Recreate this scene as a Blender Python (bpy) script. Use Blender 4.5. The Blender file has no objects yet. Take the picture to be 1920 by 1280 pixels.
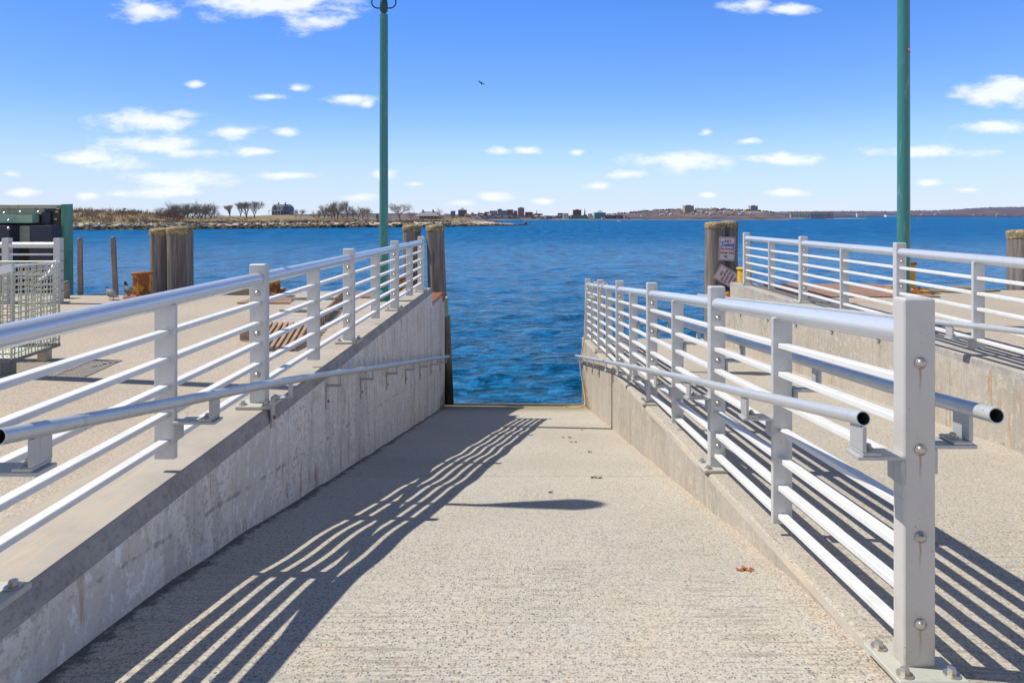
import bpy, bmesh, math, random
from mathutils import Vector, Matrix, Euler

# ------------------------------------------------------------------ camera, world, sun
scene = bpy.context.scene
C = scene.collection
F = 1200.0                 # focal length in photo pixels (1920 wide)
VX, VY = 983.0, 404.5      # vanishing point of +Y and horizon in photo pixels
Z0 = 6.0                   # camera height over the water
cd = bpy.data.cameras.new("camera")
cam = bpy.data.objects.new("camera", cd); C.objects.link(cam)
cam.location = (0, 0, Z0); cam.rotation_euler = (math.radians(90), 0, 0)
cd.sensor_width = 36.0; cd.lens = F / 1920 * 36
cd.shift_x = -(VX - 960) / 1920; cd.shift_y = -(640 - VY) / 1920
cd.clip_start = 0.05; cd.clip_end = 60000
scene.camera = cam

SUN = Vector((-1.0, 0.15, 1.39)).normalized()
sun_el = math.asin(SUN.z); sun_az = math.atan2(SUN.x, SUN.y)
sd = bpy.data.lights.new("sun", 'SUN'); sd.energy = 4.8; sd.angle = math.radians(0.4)
sd.color = (1.0, 0.945, 0.84)
so = bpy.data.objects.new("sun", sd); C.objects.link(so)
so.rotation_euler = SUN.to_track_quat('Z', 'Y').to_euler()
so.location = (0, 0, 40)
scene.view_settings.view_transform = 'Standard'; scene.view_settings.look = 'None'
scene.view_settings.exposure = 0.05; scene.view_settings.gamma = 1.0
scene.view_settings.use_curve_mapping = False

CLOUDS = [  # px, py, half width, half height (photo pixels)
 (520,5,120,26),(590,38,55,20),(450,0,60,14),(275,20,42,17),(290,228,85,17),(350,216,45,9),(430,247,54,13),(531,249,24,8),(305,272,100,17),
 (360,285,50,10),(190,297,95,11),(225,303,60,16),(333,337,84,14),(285,360,76,10),(505,182,34,6),(557,165,16,6),
 (662,186,36,10),(688,194,14,8),(488,284,40,7),(538,329,46,6),(366,158,16,6),(937,284,20,7),(991,283,24,7),
 (1275,303,70,16),(1310,297,34,12),(1180,327,36,7),(1123,349,24,7),(1400,265,32,7),(1478,298,62,9),(1470,292,25,8),
 (1083,286,15,6),(1405,8,40,15),(1480,18,40,12),(1730,287,90,9),(1765,283,42,13),(1880,175,66,20),(1905,165,40,18),
 (1880,238,66,10),(1740,344,24,6),(1325,247,12,6),(40,360,26,7),(20,327,20,7),(165,368,22,6),(672,371,30,7),
 (720,327,24,9),(870,381,26,7),(928,370,26,8),(1018,377,20,6),(1330,366,14,5),(1470,362,30,6),(1816,356,22,5),(780,345,20,5)]
world = bpy.data.worlds.new("World"); scene.world = world; world.use_nodes = True
wt = world.node_tree; wt.nodes.clear(); WN = wt.nodes.new; WL = wt.links.new
def wmath(op, a, b=None, c=None, clamp=False):
    n = WN('ShaderNodeMath'); n.operation = op; n.use_clamp = clamp
    for i, v in enumerate((a, b, c)):
        if v is None: continue
        if isinstance(v, (int, float)): n.inputs[i].default_value = v
        else: WL(v, n.inputs[i])
    return n.outputs[0]
def wramp(x, a, b, c0=0.0, c1=1.0):
    n = WN('ShaderNodeMapRange'); n.interpolation_type = 'SMOOTHSTEP'; WL(x, n.inputs[0])
    for i, q in enumerate((a, b, c0, c1)): n.inputs[i+1].default_value = q
    return n.outputs[0]
out = WN('ShaderNodeOutputWorld'); bg = WN('ShaderNodeBackground'); bg.inputs[1].default_value = 0.125
sky = WN('ShaderNodeTexSky'); sky.sky_type = 'NISHITA'; sky.sun_disc = False
sky.sun_elevation = sun_el; sky.sun_rotation = sun_az
sky.altitude = 0; sky.air_density = 1.0; sky.dust_density = 0.0; sky.ozone_density = 2.5
tc = WN('ShaderNodeTexCoord'); sep = WN('ShaderNodeSeparateXYZ'); WL(tc.outputs['Generated'], sep.inputs[0])
X_, Y_, Z_ = sep.outputs
ys = wmath('MAXIMUM', Y_, 0.05)
u = wmath('DIVIDE', X_, ys); v = wmath('DIVIDE', Z_, ys)
cmb = WN('ShaderNodeCombineXYZ'); WL(u, cmb.inputs[0]); WL(v, cmb.inputs[1])
nz = WN('ShaderNodeTexNoise'); nz.inputs['Scale'].default_value = 17; nz.inputs['Detail'].default_value = 8; nz.inputs['Roughness'].default_value = .6
mp = WN('ShaderNodeMapping'); mp.inputs['Scale'].default_value = (1, 2.4, 1); WL(cmb.outputs[0], mp.inputs[0]); WL(mp.outputs[0], nz.inputs['Vector'])
nz2 = WN('ShaderNodeTexNoise'); nz2.inputs['Scale'].default_value = 5.5; nz2.inputs['Detail'].default_value = 3; WL(mp.outputs[0], nz2.inputs['Vector'])
best = None
for (cx, cy, hw, hh) in CLOUDS:
    s = WN('ShaderNodeVectorMath'); s.operation = 'SUBTRACT'; WL(cmb.outputs[0], s.inputs[0])
    s.inputs[1].default_value = ((cx - VX) / F, (VY - cy) / F, 0)
    m = WN('ShaderNodeVectorMath'); m.operation = 'MULTIPLY'; WL(s.outputs[0], m.inputs[0])
    m.inputs[1].default_value = (F / hw, F / hh, 0)
    l = WN('ShaderNodeVectorMath'); l.operation = 'LENGTH'; WL(m.outputs[0], l.inputs[0])
    best = l.outputs['Value'] if best is None else wmath('MINIMUM', best, l.outputs['Value'])
d = wmath('ADD', best, wmath('MULTIPLY', wmath('SUBTRACT', nz.outputs[0], 0.5), 3.4))
d = wmath('ADD', d, wmath('MULTIPLY', wmath('SUBTRACT', nz2.outputs[0], 0.5), 1.6))
mr = WN('ShaderNodeMapRange'); mr.interpolation_type = 'SMOOTHSTEP'
WL(d, mr.inputs[0]); mr.inputs[1].default_value = 1.5; mr.inputs[2].default_value = 0.12
mr.inputs[3].default_value = 0; mr.inputs[4].default_value = 0.93
mask = wmath('MULTIPLY', mr.outputs[0], wmath('GREATER_THAN', Y_, 0.06))
# broken cloud added to the unseen sky behind the viewer as neutral fill light
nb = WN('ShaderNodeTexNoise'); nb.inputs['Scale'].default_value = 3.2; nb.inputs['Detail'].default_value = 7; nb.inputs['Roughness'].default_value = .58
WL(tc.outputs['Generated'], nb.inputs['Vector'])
fill_region = wmath('MULTIPLY', wramp(Y_, .10, -.20), wramp(Z_, .85, .6))
mask = wmath('MAXIMUM', mask, wmath('MULTIPLY', wmath('MULTIPLY', wramp(nb.outputs[0], .44, .58), fill_region), wramp(Z_, 0.0, .1, 0, .95)))
# tint of the clear sky: deeper blue high up, near neutral at the horizon
vn = wmath('POWER', wmath('MULTIPLY', Z_, 3.0, clamp=True), 0.8)
tint = WN('ShaderNodeMix'); tint.data_type = 'RGBA'; WL(vn, tint.inputs[0])
tint.inputs[6].default_value = (1.08, 1.08, 1.25, 1); tint.inputs[7].default_value = (0.50, .92, 1.62, 1)
mul = WN('ShaderNodeMix'); mul.data_type = 'RGBA'; mul.blend_type = 'MULTIPLY'; mul.inputs[0].default_value = 1
side = wramp(X_, -.75, .15, .74, 1.0)
sm = WN('ShaderNodeVectorMath'); sm.operation = 'SCALE'; WL(sky.outputs[0], sm.inputs[0]); WL(side, sm.inputs['Scale'])
hz = WN('ShaderNodeMix'); hz.data_type = 'RGBA'; hz.blend_type = 'MIX'; WL(wramp(Z_, .0, .17, .82, 0.0), hz.inputs[0]); WL(sm.outputs[0], hz.inputs[6]); hz.inputs[7].default_value = (4.9, 5.75, 6.2, 1)
WL(hz.outputs[2], mul.inputs[6]); WL(tint.outputs[2], mul.inputs[7])
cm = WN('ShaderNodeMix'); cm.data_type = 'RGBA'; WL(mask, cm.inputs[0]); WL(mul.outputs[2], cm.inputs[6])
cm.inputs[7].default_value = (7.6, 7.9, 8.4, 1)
zc_ = WN('ShaderNodeMix'); zc_.data_type = 'RGBA'; WL(wramp(Z_, .36, .72), zc_.inputs[0]); zc_.inputs[6].default_value = (1,1,1,1); zc_.inputs[7].default_value = (.52,.42,.33,1)  # overhead sky out of view, darkened and warmed to trim the fill light
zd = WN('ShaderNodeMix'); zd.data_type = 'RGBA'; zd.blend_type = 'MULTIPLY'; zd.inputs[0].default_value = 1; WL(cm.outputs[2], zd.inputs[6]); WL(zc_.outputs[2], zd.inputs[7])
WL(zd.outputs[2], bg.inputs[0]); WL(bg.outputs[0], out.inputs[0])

# ------------------------------------------------------------------ helpers
R = random.Random(7)
def V(x, y, z): return Vector((x, y, z + Z0))          # z given relative to the eye
def PX(px, py, Y): return Vector(((px - VX) / F * Y, Y, (VY - py) / F * Y + Z0))

class MB:
    def __init__(s): s.v = []; s.f = []; s.m = []; s.sm = []; s.mi = 0; s.smooth = False
    def add(s, vs, fs, smooth=None):
        b = len(s.v); s.v += [tuple(p) for p in vs]
        for f in fs:
            s.f.append(tuple(i + b for i in f)); s.m.append(s.mi); s.sm.append(s.smooth if smooth is None else smooth)
    def hexa(s, a, b):      # a, b: four corners each (same winding)
        s.add(list(a) + list(b), [(3,2,1,0),(4,5,6,7),(0,1,5,4),(1,2,6,5),(2,3,7,6),(3,0,4,7)])
    def box(s, c, size, rot=None):
        hx, hy, hz = size[0]/2, size[1]/2, size[2]/2; c = Vector(c)
        pts = [Vector(p) for p in ((-hx,-hy,-hz),(hx,-hy,-hz),(hx,hy,-hz),(-hx,hy,-hz),(-hx,-hy,hz),(hx,-hy,hz),(hx,hy,hz),(-hx,hy,hz))]
        if rot is not None:
            if not isinstance(rot, Matrix): rot = Euler(rot).to_matrix()
            pts = [rot @ p for p in pts]
        s.hexa([c + p for p in pts[:4]], [c + p for p in pts[4:]])
    def b2(s, lo, hi):
        s.box([(a + b) / 2 for a, b in zip(lo, hi)], [abs(b - a) for a, b in zip(lo, hi)])
    def beam(s, p0, p1, w, h):   # horizontal width w, vertical height h
        p0, p1 = Vector(p0), Vector(p1); d = (p1 - p0); side = Vector((d.y, -d.x, 0))
        side = side.normalized() if side.length > 1e-6 else Vector((1,0,0))
        up = side.cross(d.normalized())
        if up.z < 0: up = -up
        a = [p0 - side*w/2 - up*h/2, p0 + side*w/2 - up*h/2, p0 + side*w/2 + up*h/2, p0 - side*w/2 + up*h/2]
        b = [q + d for q in a]
        s.hexa(a, b)
    def tube(s, pts, rad, n=12, caps=True, smooth=True):
        pts = [Vector(p) for p in pts]
        if not isinstance(rad, (list, tuple)): rad = [rad]*len(pts)
        rings = []; prev = None
        for i, p in enumerate(pts):
            t = (pts[min(i+1, len(pts)-1)] - pts[max(i-1, 0)])
            if t.length < 1e-9: t = Vector((0,0,1))
            t.normalize()
            if prev is None:
                a = Vector((0,0,1)) if abs(t.z) < .9 else Vector((1,0,0)); prev = t.cross(a).normalized()
            x = (prev - t*prev.dot(t)); x = x.normalized() if x.length > 1e-6 else t.orthogonal().normalized()
            y = t.cross(x); prev = x
            rings.append([p + (x*math.cos(2*math.pi*k/n) + y*math.sin(2*math.pi*k/n))*rad[i] for k in range(n)])
        vs = [q for r in rings for q in r]; fs = []
        for i in range(len(rings)-1):
            for k in range(n):
                k2 = (k+1) % n; fs.append((i*n+k, i*n+k2, (i+1)*n+k2, (i+1)*n+k))
        s.add(vs, fs, smooth)
        if caps:
            s.add(rings[0], [tuple(range(n-1,-1,-1))], False); s.add(rings[-1], [tuple(range(n))], False)
    def lathe(s, c, prof, n=16, smooth=True, rot=None):   # prof: (r, z)
        c = Vector(c); vs = []; fs = []
        for (r, z) in prof:
            for k in range(n):
                p = Vector((r*math.cos(2*math.pi*k/n), r*math.sin(2*math.pi*k/n), z))
                if rot is not None: p = rot @ p
                vs.append(c + p)
        for i in range(len(prof)-1):
            for k in range(n):
                k2 = (k+1) % n; fs.append((i*n+k, i*n+k2, (i+1)*n+k2, (i+1)*n+k))
        s.add(vs, fs, smooth)
        s.add(vs[:n], [tuple(range(n-1,-1,-1))], False); s.add(vs[-n:], [tuple(range(n))], False)
    def build(s, name, mats, parent=None, bevel=0, seg=2, normals=False):
        me = bpy.data.meshes.new(name)
        me.from_pydata(s.v, [], s.f)
        for m in (mats if isinstance(mats, (list, tuple)) else [mats]): me.materials.append(m)
        me.polygons.foreach_set('material_index', s.m); me.polygons.foreach_set('use_smooth', s.sm)
        me.update()
        if bevel or normals:
            bm = bmesh.new(); bm.from_mesh(me)
            if normals: bmesh.ops.recalc_face_normals(bm, faces=bm.faces)
            if bevel:
                es = [e for e in bm.edges if len(e.link_faces) == 2 and e.calc_face_angle(0) > .6]
                bmesh.ops.bevel(bm, geom=es, offset=bevel, segments=seg, profile=.6, affect='EDGES', clamp_overlap=True)
            bm.to_mesh(me); bm.free()
        o = bpy.data.objects.new(name, me); C.objects.link(o)
        if parent is not None:
            o.parent = parent
            o.matrix_parent_inverse = Matrix.Identity(4)
            off = Vector(parent_world(parent))
            for vv in me.vertices: vv.co -= off
        return o
def parent_world(o):
    p = Vector(o.location)
    while o.parent: o = o.parent; p += Vector(o.location)
    return p
def tag(o, label=None, cat=None, group=None, kind=None):
    if label: o['label'] = label
    if cat: o['category'] = cat
    if group: o['group'] = group
    if kind: o['kind'] = kind
    return o
def thing(name, loc, label, cat, group=None):
    o = bpy.data.objects.new(name, None); C.objects.link(o); o.location = loc; o.empty_display_size = .2
    return tag(o, label, cat, group)
def centre_origin(o):
    me = o.data; n = len(me.vertices)
    lo = [min(v.co[i] for v in me.vertices) for i in range(3)]; hi = [max(v.co[i] for v in me.vertices) for i in range(3)]
    c = Vector(((lo[0]+hi[0])/2, (lo[1]+hi[1])/2, lo[2]))
    for v in me.vertices: v.co -= c
    o.location = Vector(o.location) + c
    return o
def copy_tree(o, parent=None):
    c = o.copy(); C.objects.link(c); c.parent = parent
    for ch in [x for x in C.objects if x.parent == o]: copy_tree(ch, c)
    return c

# ------------------------------------------------------------------ materials
def mat(name, col=(.5,.5,.5), rough=.7, metal=0.0, spec=None):
    m = bpy.data.materials.new(name); m.use_nodes = True
    b = m.node_tree.nodes['Principled BSDF']
    b.inputs['Base Color'].default_value = (*col, 1); b.inputs['Roughness'].default_value = rough; b.inputs['Metallic'].default_value = metal
    if spec is not None: b.inputs['Specular IOR Level'].default_value = spec
    return m
class NT:
    def __init__(s, m): s.t = m.node_tree; s.b = s.t.nodes['Principled BSDF']; s._p = None
    def n(s, ty, **kw):
        x = s.t.nodes.new(ty)
        for k, v in kw.items(): setattr(x, k, v)
        return x
    def l(s, a, b): s.t.links.new(a, b)
    def pos(s):
        if s._p is None: s._p = s.n('ShaderNodeNewGeometry').outputs['Position']
        return s._p
    def obj(s): return s.n('ShaderNodeTexCoord').outputs['Object']
    def scaled(s, vec, sc):
        mp = s.n('ShaderNodeMapping'); mp.inputs['Scale'].default_value = sc; s.l(vec, mp.inputs[0]); return mp.outputs[0]
    def noise(s, vec, scale, detail=4, rough=.55, dist=0):
        x = s.n('ShaderNodeTexNoise'); x.inputs['Scale'].default_value = scale; x.inputs['Detail'].default_value = detail
        x.inputs['Roughness'].default_value = rough; x.inputs['Distortion'].default_value = dist; s.l(vec, x.inputs['Vector']); return x.outputs[0]
    def voro(s, vec, scale, out='Distance'):
        x = s.n('ShaderNodeTexVoronoi'); x.inputs['Scale'].default_value = scale; s.l(vec, x.inputs['Vector']); return x.outputs[out]
    def ramp(s, f, a, b, c0=0, c1=1):
        x = s.n('ShaderNodeMapRange'); s.l(f, x.inputs[0]); x.inputs[1].default_value = a; x.inputs[2].default_value = b
        x.inputs[3].default_value = c0; x.inputs[4].default_value = c1; x.interpolation_type = 'SMOOTHSTEP'; return x.outputs[0]
    def math(s, op, a, b=0, clamp=False):
        x = s.n('ShaderNodeMath', operation=op); x.use_clamp = clamp
        for i, v in enumerate((a, b)):
            if isinstance(v, (int, float)): x.inputs[i].default_value = v
            else: s.l(v, x.inputs[i])
        return x.outputs[0]
    def mix(s, f, a, b, blend='MIX'):
        x = s.n('ShaderNodeMix', data_type='RGBA', blend_type=blend)
        for i, v in ((0, f), (6, a), (7, b)):
            if isinstance(v, (int, float)): x.inputs[i].default_value = v
            elif isinstance(v, tuple): x.inputs[i].default_value = (*v[:3], 1)
            else: s.l(v, x.inputs[i])
        return x.outputs[2]
    def sep(s, vec):
        x = s.n('ShaderNodeSeparateXYZ'); s.l(vec, x.inputs[0]); return x.outputs
    def bump(s, h, strength=.5, dist=.005, prev=None):
        x = s.n('ShaderNodeBump'); x.inputs['Strength'].default_value = strength; x.inputs['Distance'].default_value = dist
        s.l(h, x.inputs['Height'])
        if prev is not None: s.l(prev, x.inputs['Normal'])
        s.l(x.outputs[0], s.b.inputs['Normal']); return x.outputs[0]
    def col(s, c): s.l(c, s.b.inputs['Base Color'])

def concrete_slab(name, base, dark, ribs=1.0, speck=1.0, wet=False, warm=(.60,.47,.34)):
    m = mat(name, base, .9); t = NT(m); p = t.pos()
    big = t.noise(p, .55, 5, .6); med = t.noise(p, 3.2, 5, .65, .3); fine = t.noise(p, 60, 3, .7)
    c = t.mix(t.ramp(big, .35, .7), base, tuple(x*.86 for x in base))
    c = t.mix(t.ramp(med, .52, .75, 0, .45), c, warm)
    c = t.mix(t.ramp(med, .30, .46, .35, 0), c, (base[0]*.92, base[1]*.97, base[2]*1.05))
    c = t.mix(t.ramp(fine, .42, .68, 0, .55), c, tuple(x*.55 for x in base))
    c = t.mix(t.ramp(t.noise(p, 120, 2, .7), .52, .62, 0, .6), c, tuple(x*.45 for x in base))
    dens = t.ramp(t.noise(p, 1.3, 3), .3, .7, .55, 1.0)
    v = t.voro(t.scaled(p, (1, .8, 1)), 95); vc = t.voro(t.scaled(p, (1, .8, 1)), 95, 'Color')
    r = t.sep(vc)[0]; g = t.sep(vc)[1]
    sp = t.math('MULTIPLY', t.ramp(v, .42, .30), t.ramp(r, .50, .60))
    sp = t.math('MULTIPLY', t.math('MULTIPLY', sp, dens), .95*speck)
    c = t.mix(sp, c, t.mix(t.ramp(g, .3, .7), dark, (.26,.24,.22)))
    v2 = t.voro(p, 42); v2c = t.sep(t.voro(p, 42, 'Color'))
    sp2 = t.math('MULTIPLY', t.math('MULTIPLY', t.ramp(v2, .34, .22), t.ramp(v2c[0], .80, .86)), .8*speck)
    c = t.mix(sp2, c, t.mix(t.ramp(v2c[1], .4, .6), (.13,.15,.17), (.42,.27,.17)))
    sw = t.math('MULTIPLY', t.math('MULTIPLY', t.ramp(v, .40, .28), t.ramp(r, .09, .05)), .40)
    c = t.mix(sw, c, (.78,.72,.66))
    y = t.sep(p)[1]
    lines = t.noise(t.scaled(p, (3.0, 62, .01)), 1.0, 3, .6)
    amt = t.ramp(y, 4.6, 2.2, .12, 1.0)
    amt = t.math('MULTIPLY', amt, t.ramp(t.noise(p, 2.0, 3), .35, .62, .25, 1))
    rb = t.math('MULTIPLY', t.math('MULTIPLY', t.ramp(lines, .52, .64), amt), .55*ribs)
    c = t.mix(rb, c, tuple(x*.42 for x in base))
    if wet:
        al = t.math('ADD', y, t.math('MULTIPLY', t.math('SUBTRACT', t.noise(p, 5, 4), .5), 1.1))
        c = t.mix(t.ramp(al, 11.3, 12.2, 0, .8), c, (.17,.19,.07))
        x_ = t.sep(p)[0]; nj = t.noise(p, 11, 5, .7)
        wd = t.math('ADD', x_, t.math('MULTIPLY', t.math('SUBTRACT', nj, .5), .30))
        c = t.mix(t.ramp(wd, -1.49, -1.55, 0, .8), c, (.07,.065,.055))
        sd_ = t.math('MULTIPLY', t.ramp(t.math('ADD', x_, t.math('MULTIPLY', nj, .16)), 1.17, 1.25), t.ramp(nj, .45, .55, .3, 1))
        c = t.mix(t.math('MULTIPLY', sd_, .7), c, t.mix(t.ramp(t.noise(p, 120, 2), .45, .6), (.62,.50,.38), (.22,.17,.13)))
        for jy in (5.35, 9.05):
            c = t.mix(t.ramp(t.math('ABSOLUTE', t.math('SUBTRACT', t.math('ADD', y, t.math('MULTIPLY', nj, .012)), jy)), .014, .004, 0, .55), c, tuple(q*.4 for q in base))
        c = t.mix(t.ramp(t.math('ADD', y, t.math('MULTIPLY', med, .3)), 12.75, 13.0, 0, .95), c, (.022,.030,.015))
        c = t.mix(t.ramp(t.math('ADD', y, t.math('MULTIPLY', med, 3)), 12.2, 13.8, 0, .35), c, (.36,.24,.13))
    t.col(c)
    h = t.math('ADD', t.math('MULTIPLY', fine, .5), t.math('MULTIPLY', rb, -2.0)); h = t.math('ADD', h, t.math('MULTIPLY', sp, -.6))
    t.bump(h, .55, .004)
    return m
M = {}
M['ramp'] = concrete_slab('ramp_concrete', (.56,.51,.425), (.07,.08,.09), 1.0, 1.0, True)
M['lane'] = concrete_slab('side_ramp_concrete', (.53,.475,.385), (.08,.09,.09), 1.0, .8)
M['deck'] = concrete_slab('deck_concrete', (.52,.44,.345), (.20,.17,.15), .15, .55, warm=(.62,.46,.30))
t = NT(M['deck']); p = t.pos(); old = t.b.inputs['Base Color'].links[0].from_socket; a_ = t.noise(p, 1.1, 5, .7, .4); b_ = t.noise(p, 7, 4, .7)
c = t.mix(t.math('MULTIPLY', t.ramp(a_, .60, .72), t.ramp(b_, .45, .6)), old, (.40,.22,.11)); c = t.mix(t.math('MULTIPLY', t.ramp(t.noise(p, 4.5, 5, .8), .64, .70), .7), c, (.22,.17,.13)); t.col(c)

def wall_mat(name, base, rust=1.0, blotch=1.0):
    m = mat(name, base, .88); t = NT(m); p = t.pos()
    n1 = t.noise(p, 1.4, 5, .6, .4); n2 = t.noise(p, 9, 6, .7); n3 = t.noise(p, 70, 3, .7)
    c = t.mix(t.ramp(n1, .3, .7), tuple(x*.84 for x in base), tuple(min(1, x*1.12) for x in base))
    c = t.mix(t.ramp(n2, .5, .72, 0, .5*blotch), c, tuple(x*.6 for x in base))
    c = t.mix(t.ramp(n2, .44, .34, 0, .6), c, tuple(min(.8, x*1.35) for x in base))
    c = t.mix(t.math('MULTIPLY', t.ramp(t.noise(p, 30, 5, .8), .50, .60), t.ramp(n1, .40, .58, .2*blotch, blotch)), c, tuple(x*.55 for x in base))
    c = t.mix(t.math('MULTIPLY', t.ramp(t.noise(t.scaled(p, (1,1,.5)), 18, 6, .8), .53, .62), t.ramp(n1, .62, .42, .2, .9)), c, tuple(min(.85, x*1.35) for x in base))
    c = t.mix(t.ramp(t.noise(t.scaled(p, (1,1,.25)), 2.2, 4, .7, .3), .56, .62, 0, .45*blotch), c, tuple(x*.55 for x in base))
    c = t.mix(t.ramp(n3, .62, .72, 0, .45), c, tuple(x*.5 for x in base))
    # vertical rain streaks
    st = t.noise(t.scaled(p, (4, 4, .35)), 1.3, 5, .7)
    c = t.mix(t.ramp(st, .54, .68, 0, .40), c, tuple(x*.55 for x in base))
    c = t.mix(t.ramp(st, .44, .32, 0, .35), c, tuple(min(.8, x*1.22) for x in base))
    # rust runs with a broken outline
    rn = t.noise(t.scaled(p, (13, 13, 1.7)), 1.0, 4, .7, .8)
    rm = t.math('MULTIPLY', t.ramp(rn, .57, .63), t.ramp(t.noise(p, 1.9, 3), .42, .56))
    c = t.mix(t.math('MULTIPLY', rm, .75*rust), c, (.40,.23,.10))
    # lift line of the pour: a wandering dark seam
    zz = t.sep(p)[2]; yy = t.sep(p)[1]
    seam = t.math('ABSOLUTE', t.math('SUBTRACT', t.math('ADD', zz, t.math('MULTIPLY', yy, .155)), 5.02))
    seam = t.math('SUBTRACT', seam, t.math('MULTIPLY', t.math('SUBTRACT', n2, .5), .06))
    c = t.mix(t.math('MULTIPLY', t.ramp(seam, .010, .0), t.ramp(n2, .46, .60, 0, .45)), c, (.10,.09,.08))
    # form-panel joints
    jn = t.math('ABSOLUTE', t.math('SUBTRACT', t.math('FRACT', t.math('DIVIDE', yy, 1.22)), .5))
    c = t.mix(t.ramp(jn, .008, .002, 0, .40), c, tuple(x*.45 for x in base))
    # tide growth near the water end
    lo = t.math('SUBTRACT', t.math('ADD', t.math('MULTIPLY', yy, .30), t.math('MULTIPLY', zz, -1.0)), t.math('MULTIPLY', n2, 1.6))
    c = t.mix(t.ramp(lo, .12, .50, 0, .85), c, (.05,.05,.03))
    c = t.mix(t.math('MULTIPLY', t.ramp(t.math('ADD', yy, n2), 11.6, 12.9), t.ramp(st, .4, .6, 0, .6)), c, (.42,.27,.10))
    t.col(c)
    t.bump(t.math('ADD', n3, t.math('MULTIPLY', n2, 1.5)), .6, .006)
    return m
M['wall'] = wall_mat('wall_concrete_shade_lift', (.74,.68,.60))  # base lifted and warmed to brighten this wall's shaded face
M['wall_sun'] = wall_mat('wall_concrete_sunlit', (.44,.395,.33), .8, .35)  # same concrete with a darker base for the sunlit wall and kerb
m = mat('wall_cap_concrete', (.52,.46,.39), .85); t = NT(m); p = t.pos()
n1 = t.noise(p, 2.5, 5, .6); n2 = t.noise(p, 26, 4, .7); n3 = t.noise(t.scaled(p, (9, .8, 1)), 1.3, 4, .6, .5)
c = t.mix(t.ramp(n1, .35, .7), (.43,.385,.325), (.35,.315,.275)); c = t.mix(t.ramp(n3, .56, .68, 0, .45), c, (.60,.43,.24))
c = t.mix(t.ramp(n2, .55, .75, 0, .4), c, (.30,.27,.24)); t.col(c); t.bump(n2, .3, .003); M['cap'] = m

m = mat('shaded_lip_concrete', (.33,.30,.27), .9); t = NT(m); p = t.pos(); n1 = t.noise(p, 5, 5, .7); n2 = t.noise(p, 40, 4, .7)  # shade of the bevelled lip worked into a darker base colour
c = t.mix(t.ramp(n1, .4, .65), (.37,.345,.315), (.27,.25,.235)); c = t.mix(t.ramp(n2, .5, .7, 0, .5), c, (.17,.16,.15)); t.col(c); t.bump(n2, .4, .004); M['lip'] = m
def paint(name, col, rough, metal, dirt=(.36,.33,.24), dscale=5.0, spec=None, chips=True, bump=.02, rv=True):
    m = mat(name, col, rough, metal, spec); t = NT(m); p = t.pos()
    n1 = t.noise(p, dscale, 5, .6); n2 = t.noise(p, 55, 3, .6)
    c = t.mix(t.ramp(n1, .4, .75, 0, .30), col, tuple(x*.80 for x in col))
    c = t.mix(t.ramp(t.noise(t.scaled(p, (30, 30, 4)), 1.0, 3), .60, .75, 0, .25), c, dirt)
    if chips:
        c = t.mix(t.ramp(n2, .70, .75, 0, .8), c, (.12,.07,.04))
        c = t.mix(t.ramp(t.noise(t.scaled(p, (60, 2.2, 60)), 1.0, 4, .7), .64, .70, 0, .5), c, dirt)
        c = t.mix(t.ramp(t.noise(p, 2.3, 6, .75), .50, .68, 0, .28), c, tuple(x*.62 for x in col))
    t.col(c); (t.l(t.ramp(n1, .3, .7, rough*.85, rough*1.2), t.b.inputs['Roughness']) if rv else None)
    (t.bump(n1, bump, .004) if bump else None)
    return m
M['rail'] = paint('rail_paint', (.57,.575,.57), .42, .1)
M['bar'] = paint('bar_paint', (.72,.72,.70), .5, .0)
M['pipe'] = paint('pipe_paint', (.66,.68,.70), .28, .35, chips=False, bump=0, rv=False, dscale=1.2)
M['grab'] = paint('handrail_paint', (.56,.575,.575), .34, .3, dirt=(.20,.14,.10), dscale=9)
M['bracket'] = paint('bracket_paint', (.47,.48,.475), .5, .25, dirt=(.25,.16,.09))
M['plate'] = paint('plate_paint', (.50,.50,.43), .6, .1, dirt=(.22,.18,.10), dscale=14)
M['bolt'] = mat('stainless_bolt', (.50,.46,.41), .30, .75)
M['hole'] = mat('pipe_inside', (.04,.045,.05), .8)
# stained face of the end post: rust run under each bolt
def post_mat(xc):
    m = paint('end_post_paint', (.57,.55,.525), .45, .1); t = NT(m); p = t.pos(); x, y, z = t.sep(p)
    old = t.b.inputs['Base Color'].links[0].from_socket
    dx = t.math('ABSOLUTE', t.math('SUBTRACT', t.math('ADD', x, t.math('MULTIPLY', t.math('SUBTRACT', t.noise(p, 30, 2), .5), .008)), xc))
    acc = None
    for zb in POST_BOLTS:
        a = t.math('MULTIPLY', t.ramp(dx, .006, .0015), t.math('MULTIPLY', t.ramp(z, zb - .13, zb - .02), t.math('LESS_THAN', z, zb)))
        acc = a if acc is None else t.math('MAXIMUM', acc, a)
    c = t.mix(t.math('MULTIPLY', acc, .75), old, (.30,.23,.12))
    lowd = t.ramp(t.math('ADD', z, t.math('MULTIPLY', t.noise(p, 8, 4), .35)), 4.95, 4.62, 0, .55)
    c = t.mix(lowd, c, (.40,.36,.25)); t.col(c); return m

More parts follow.
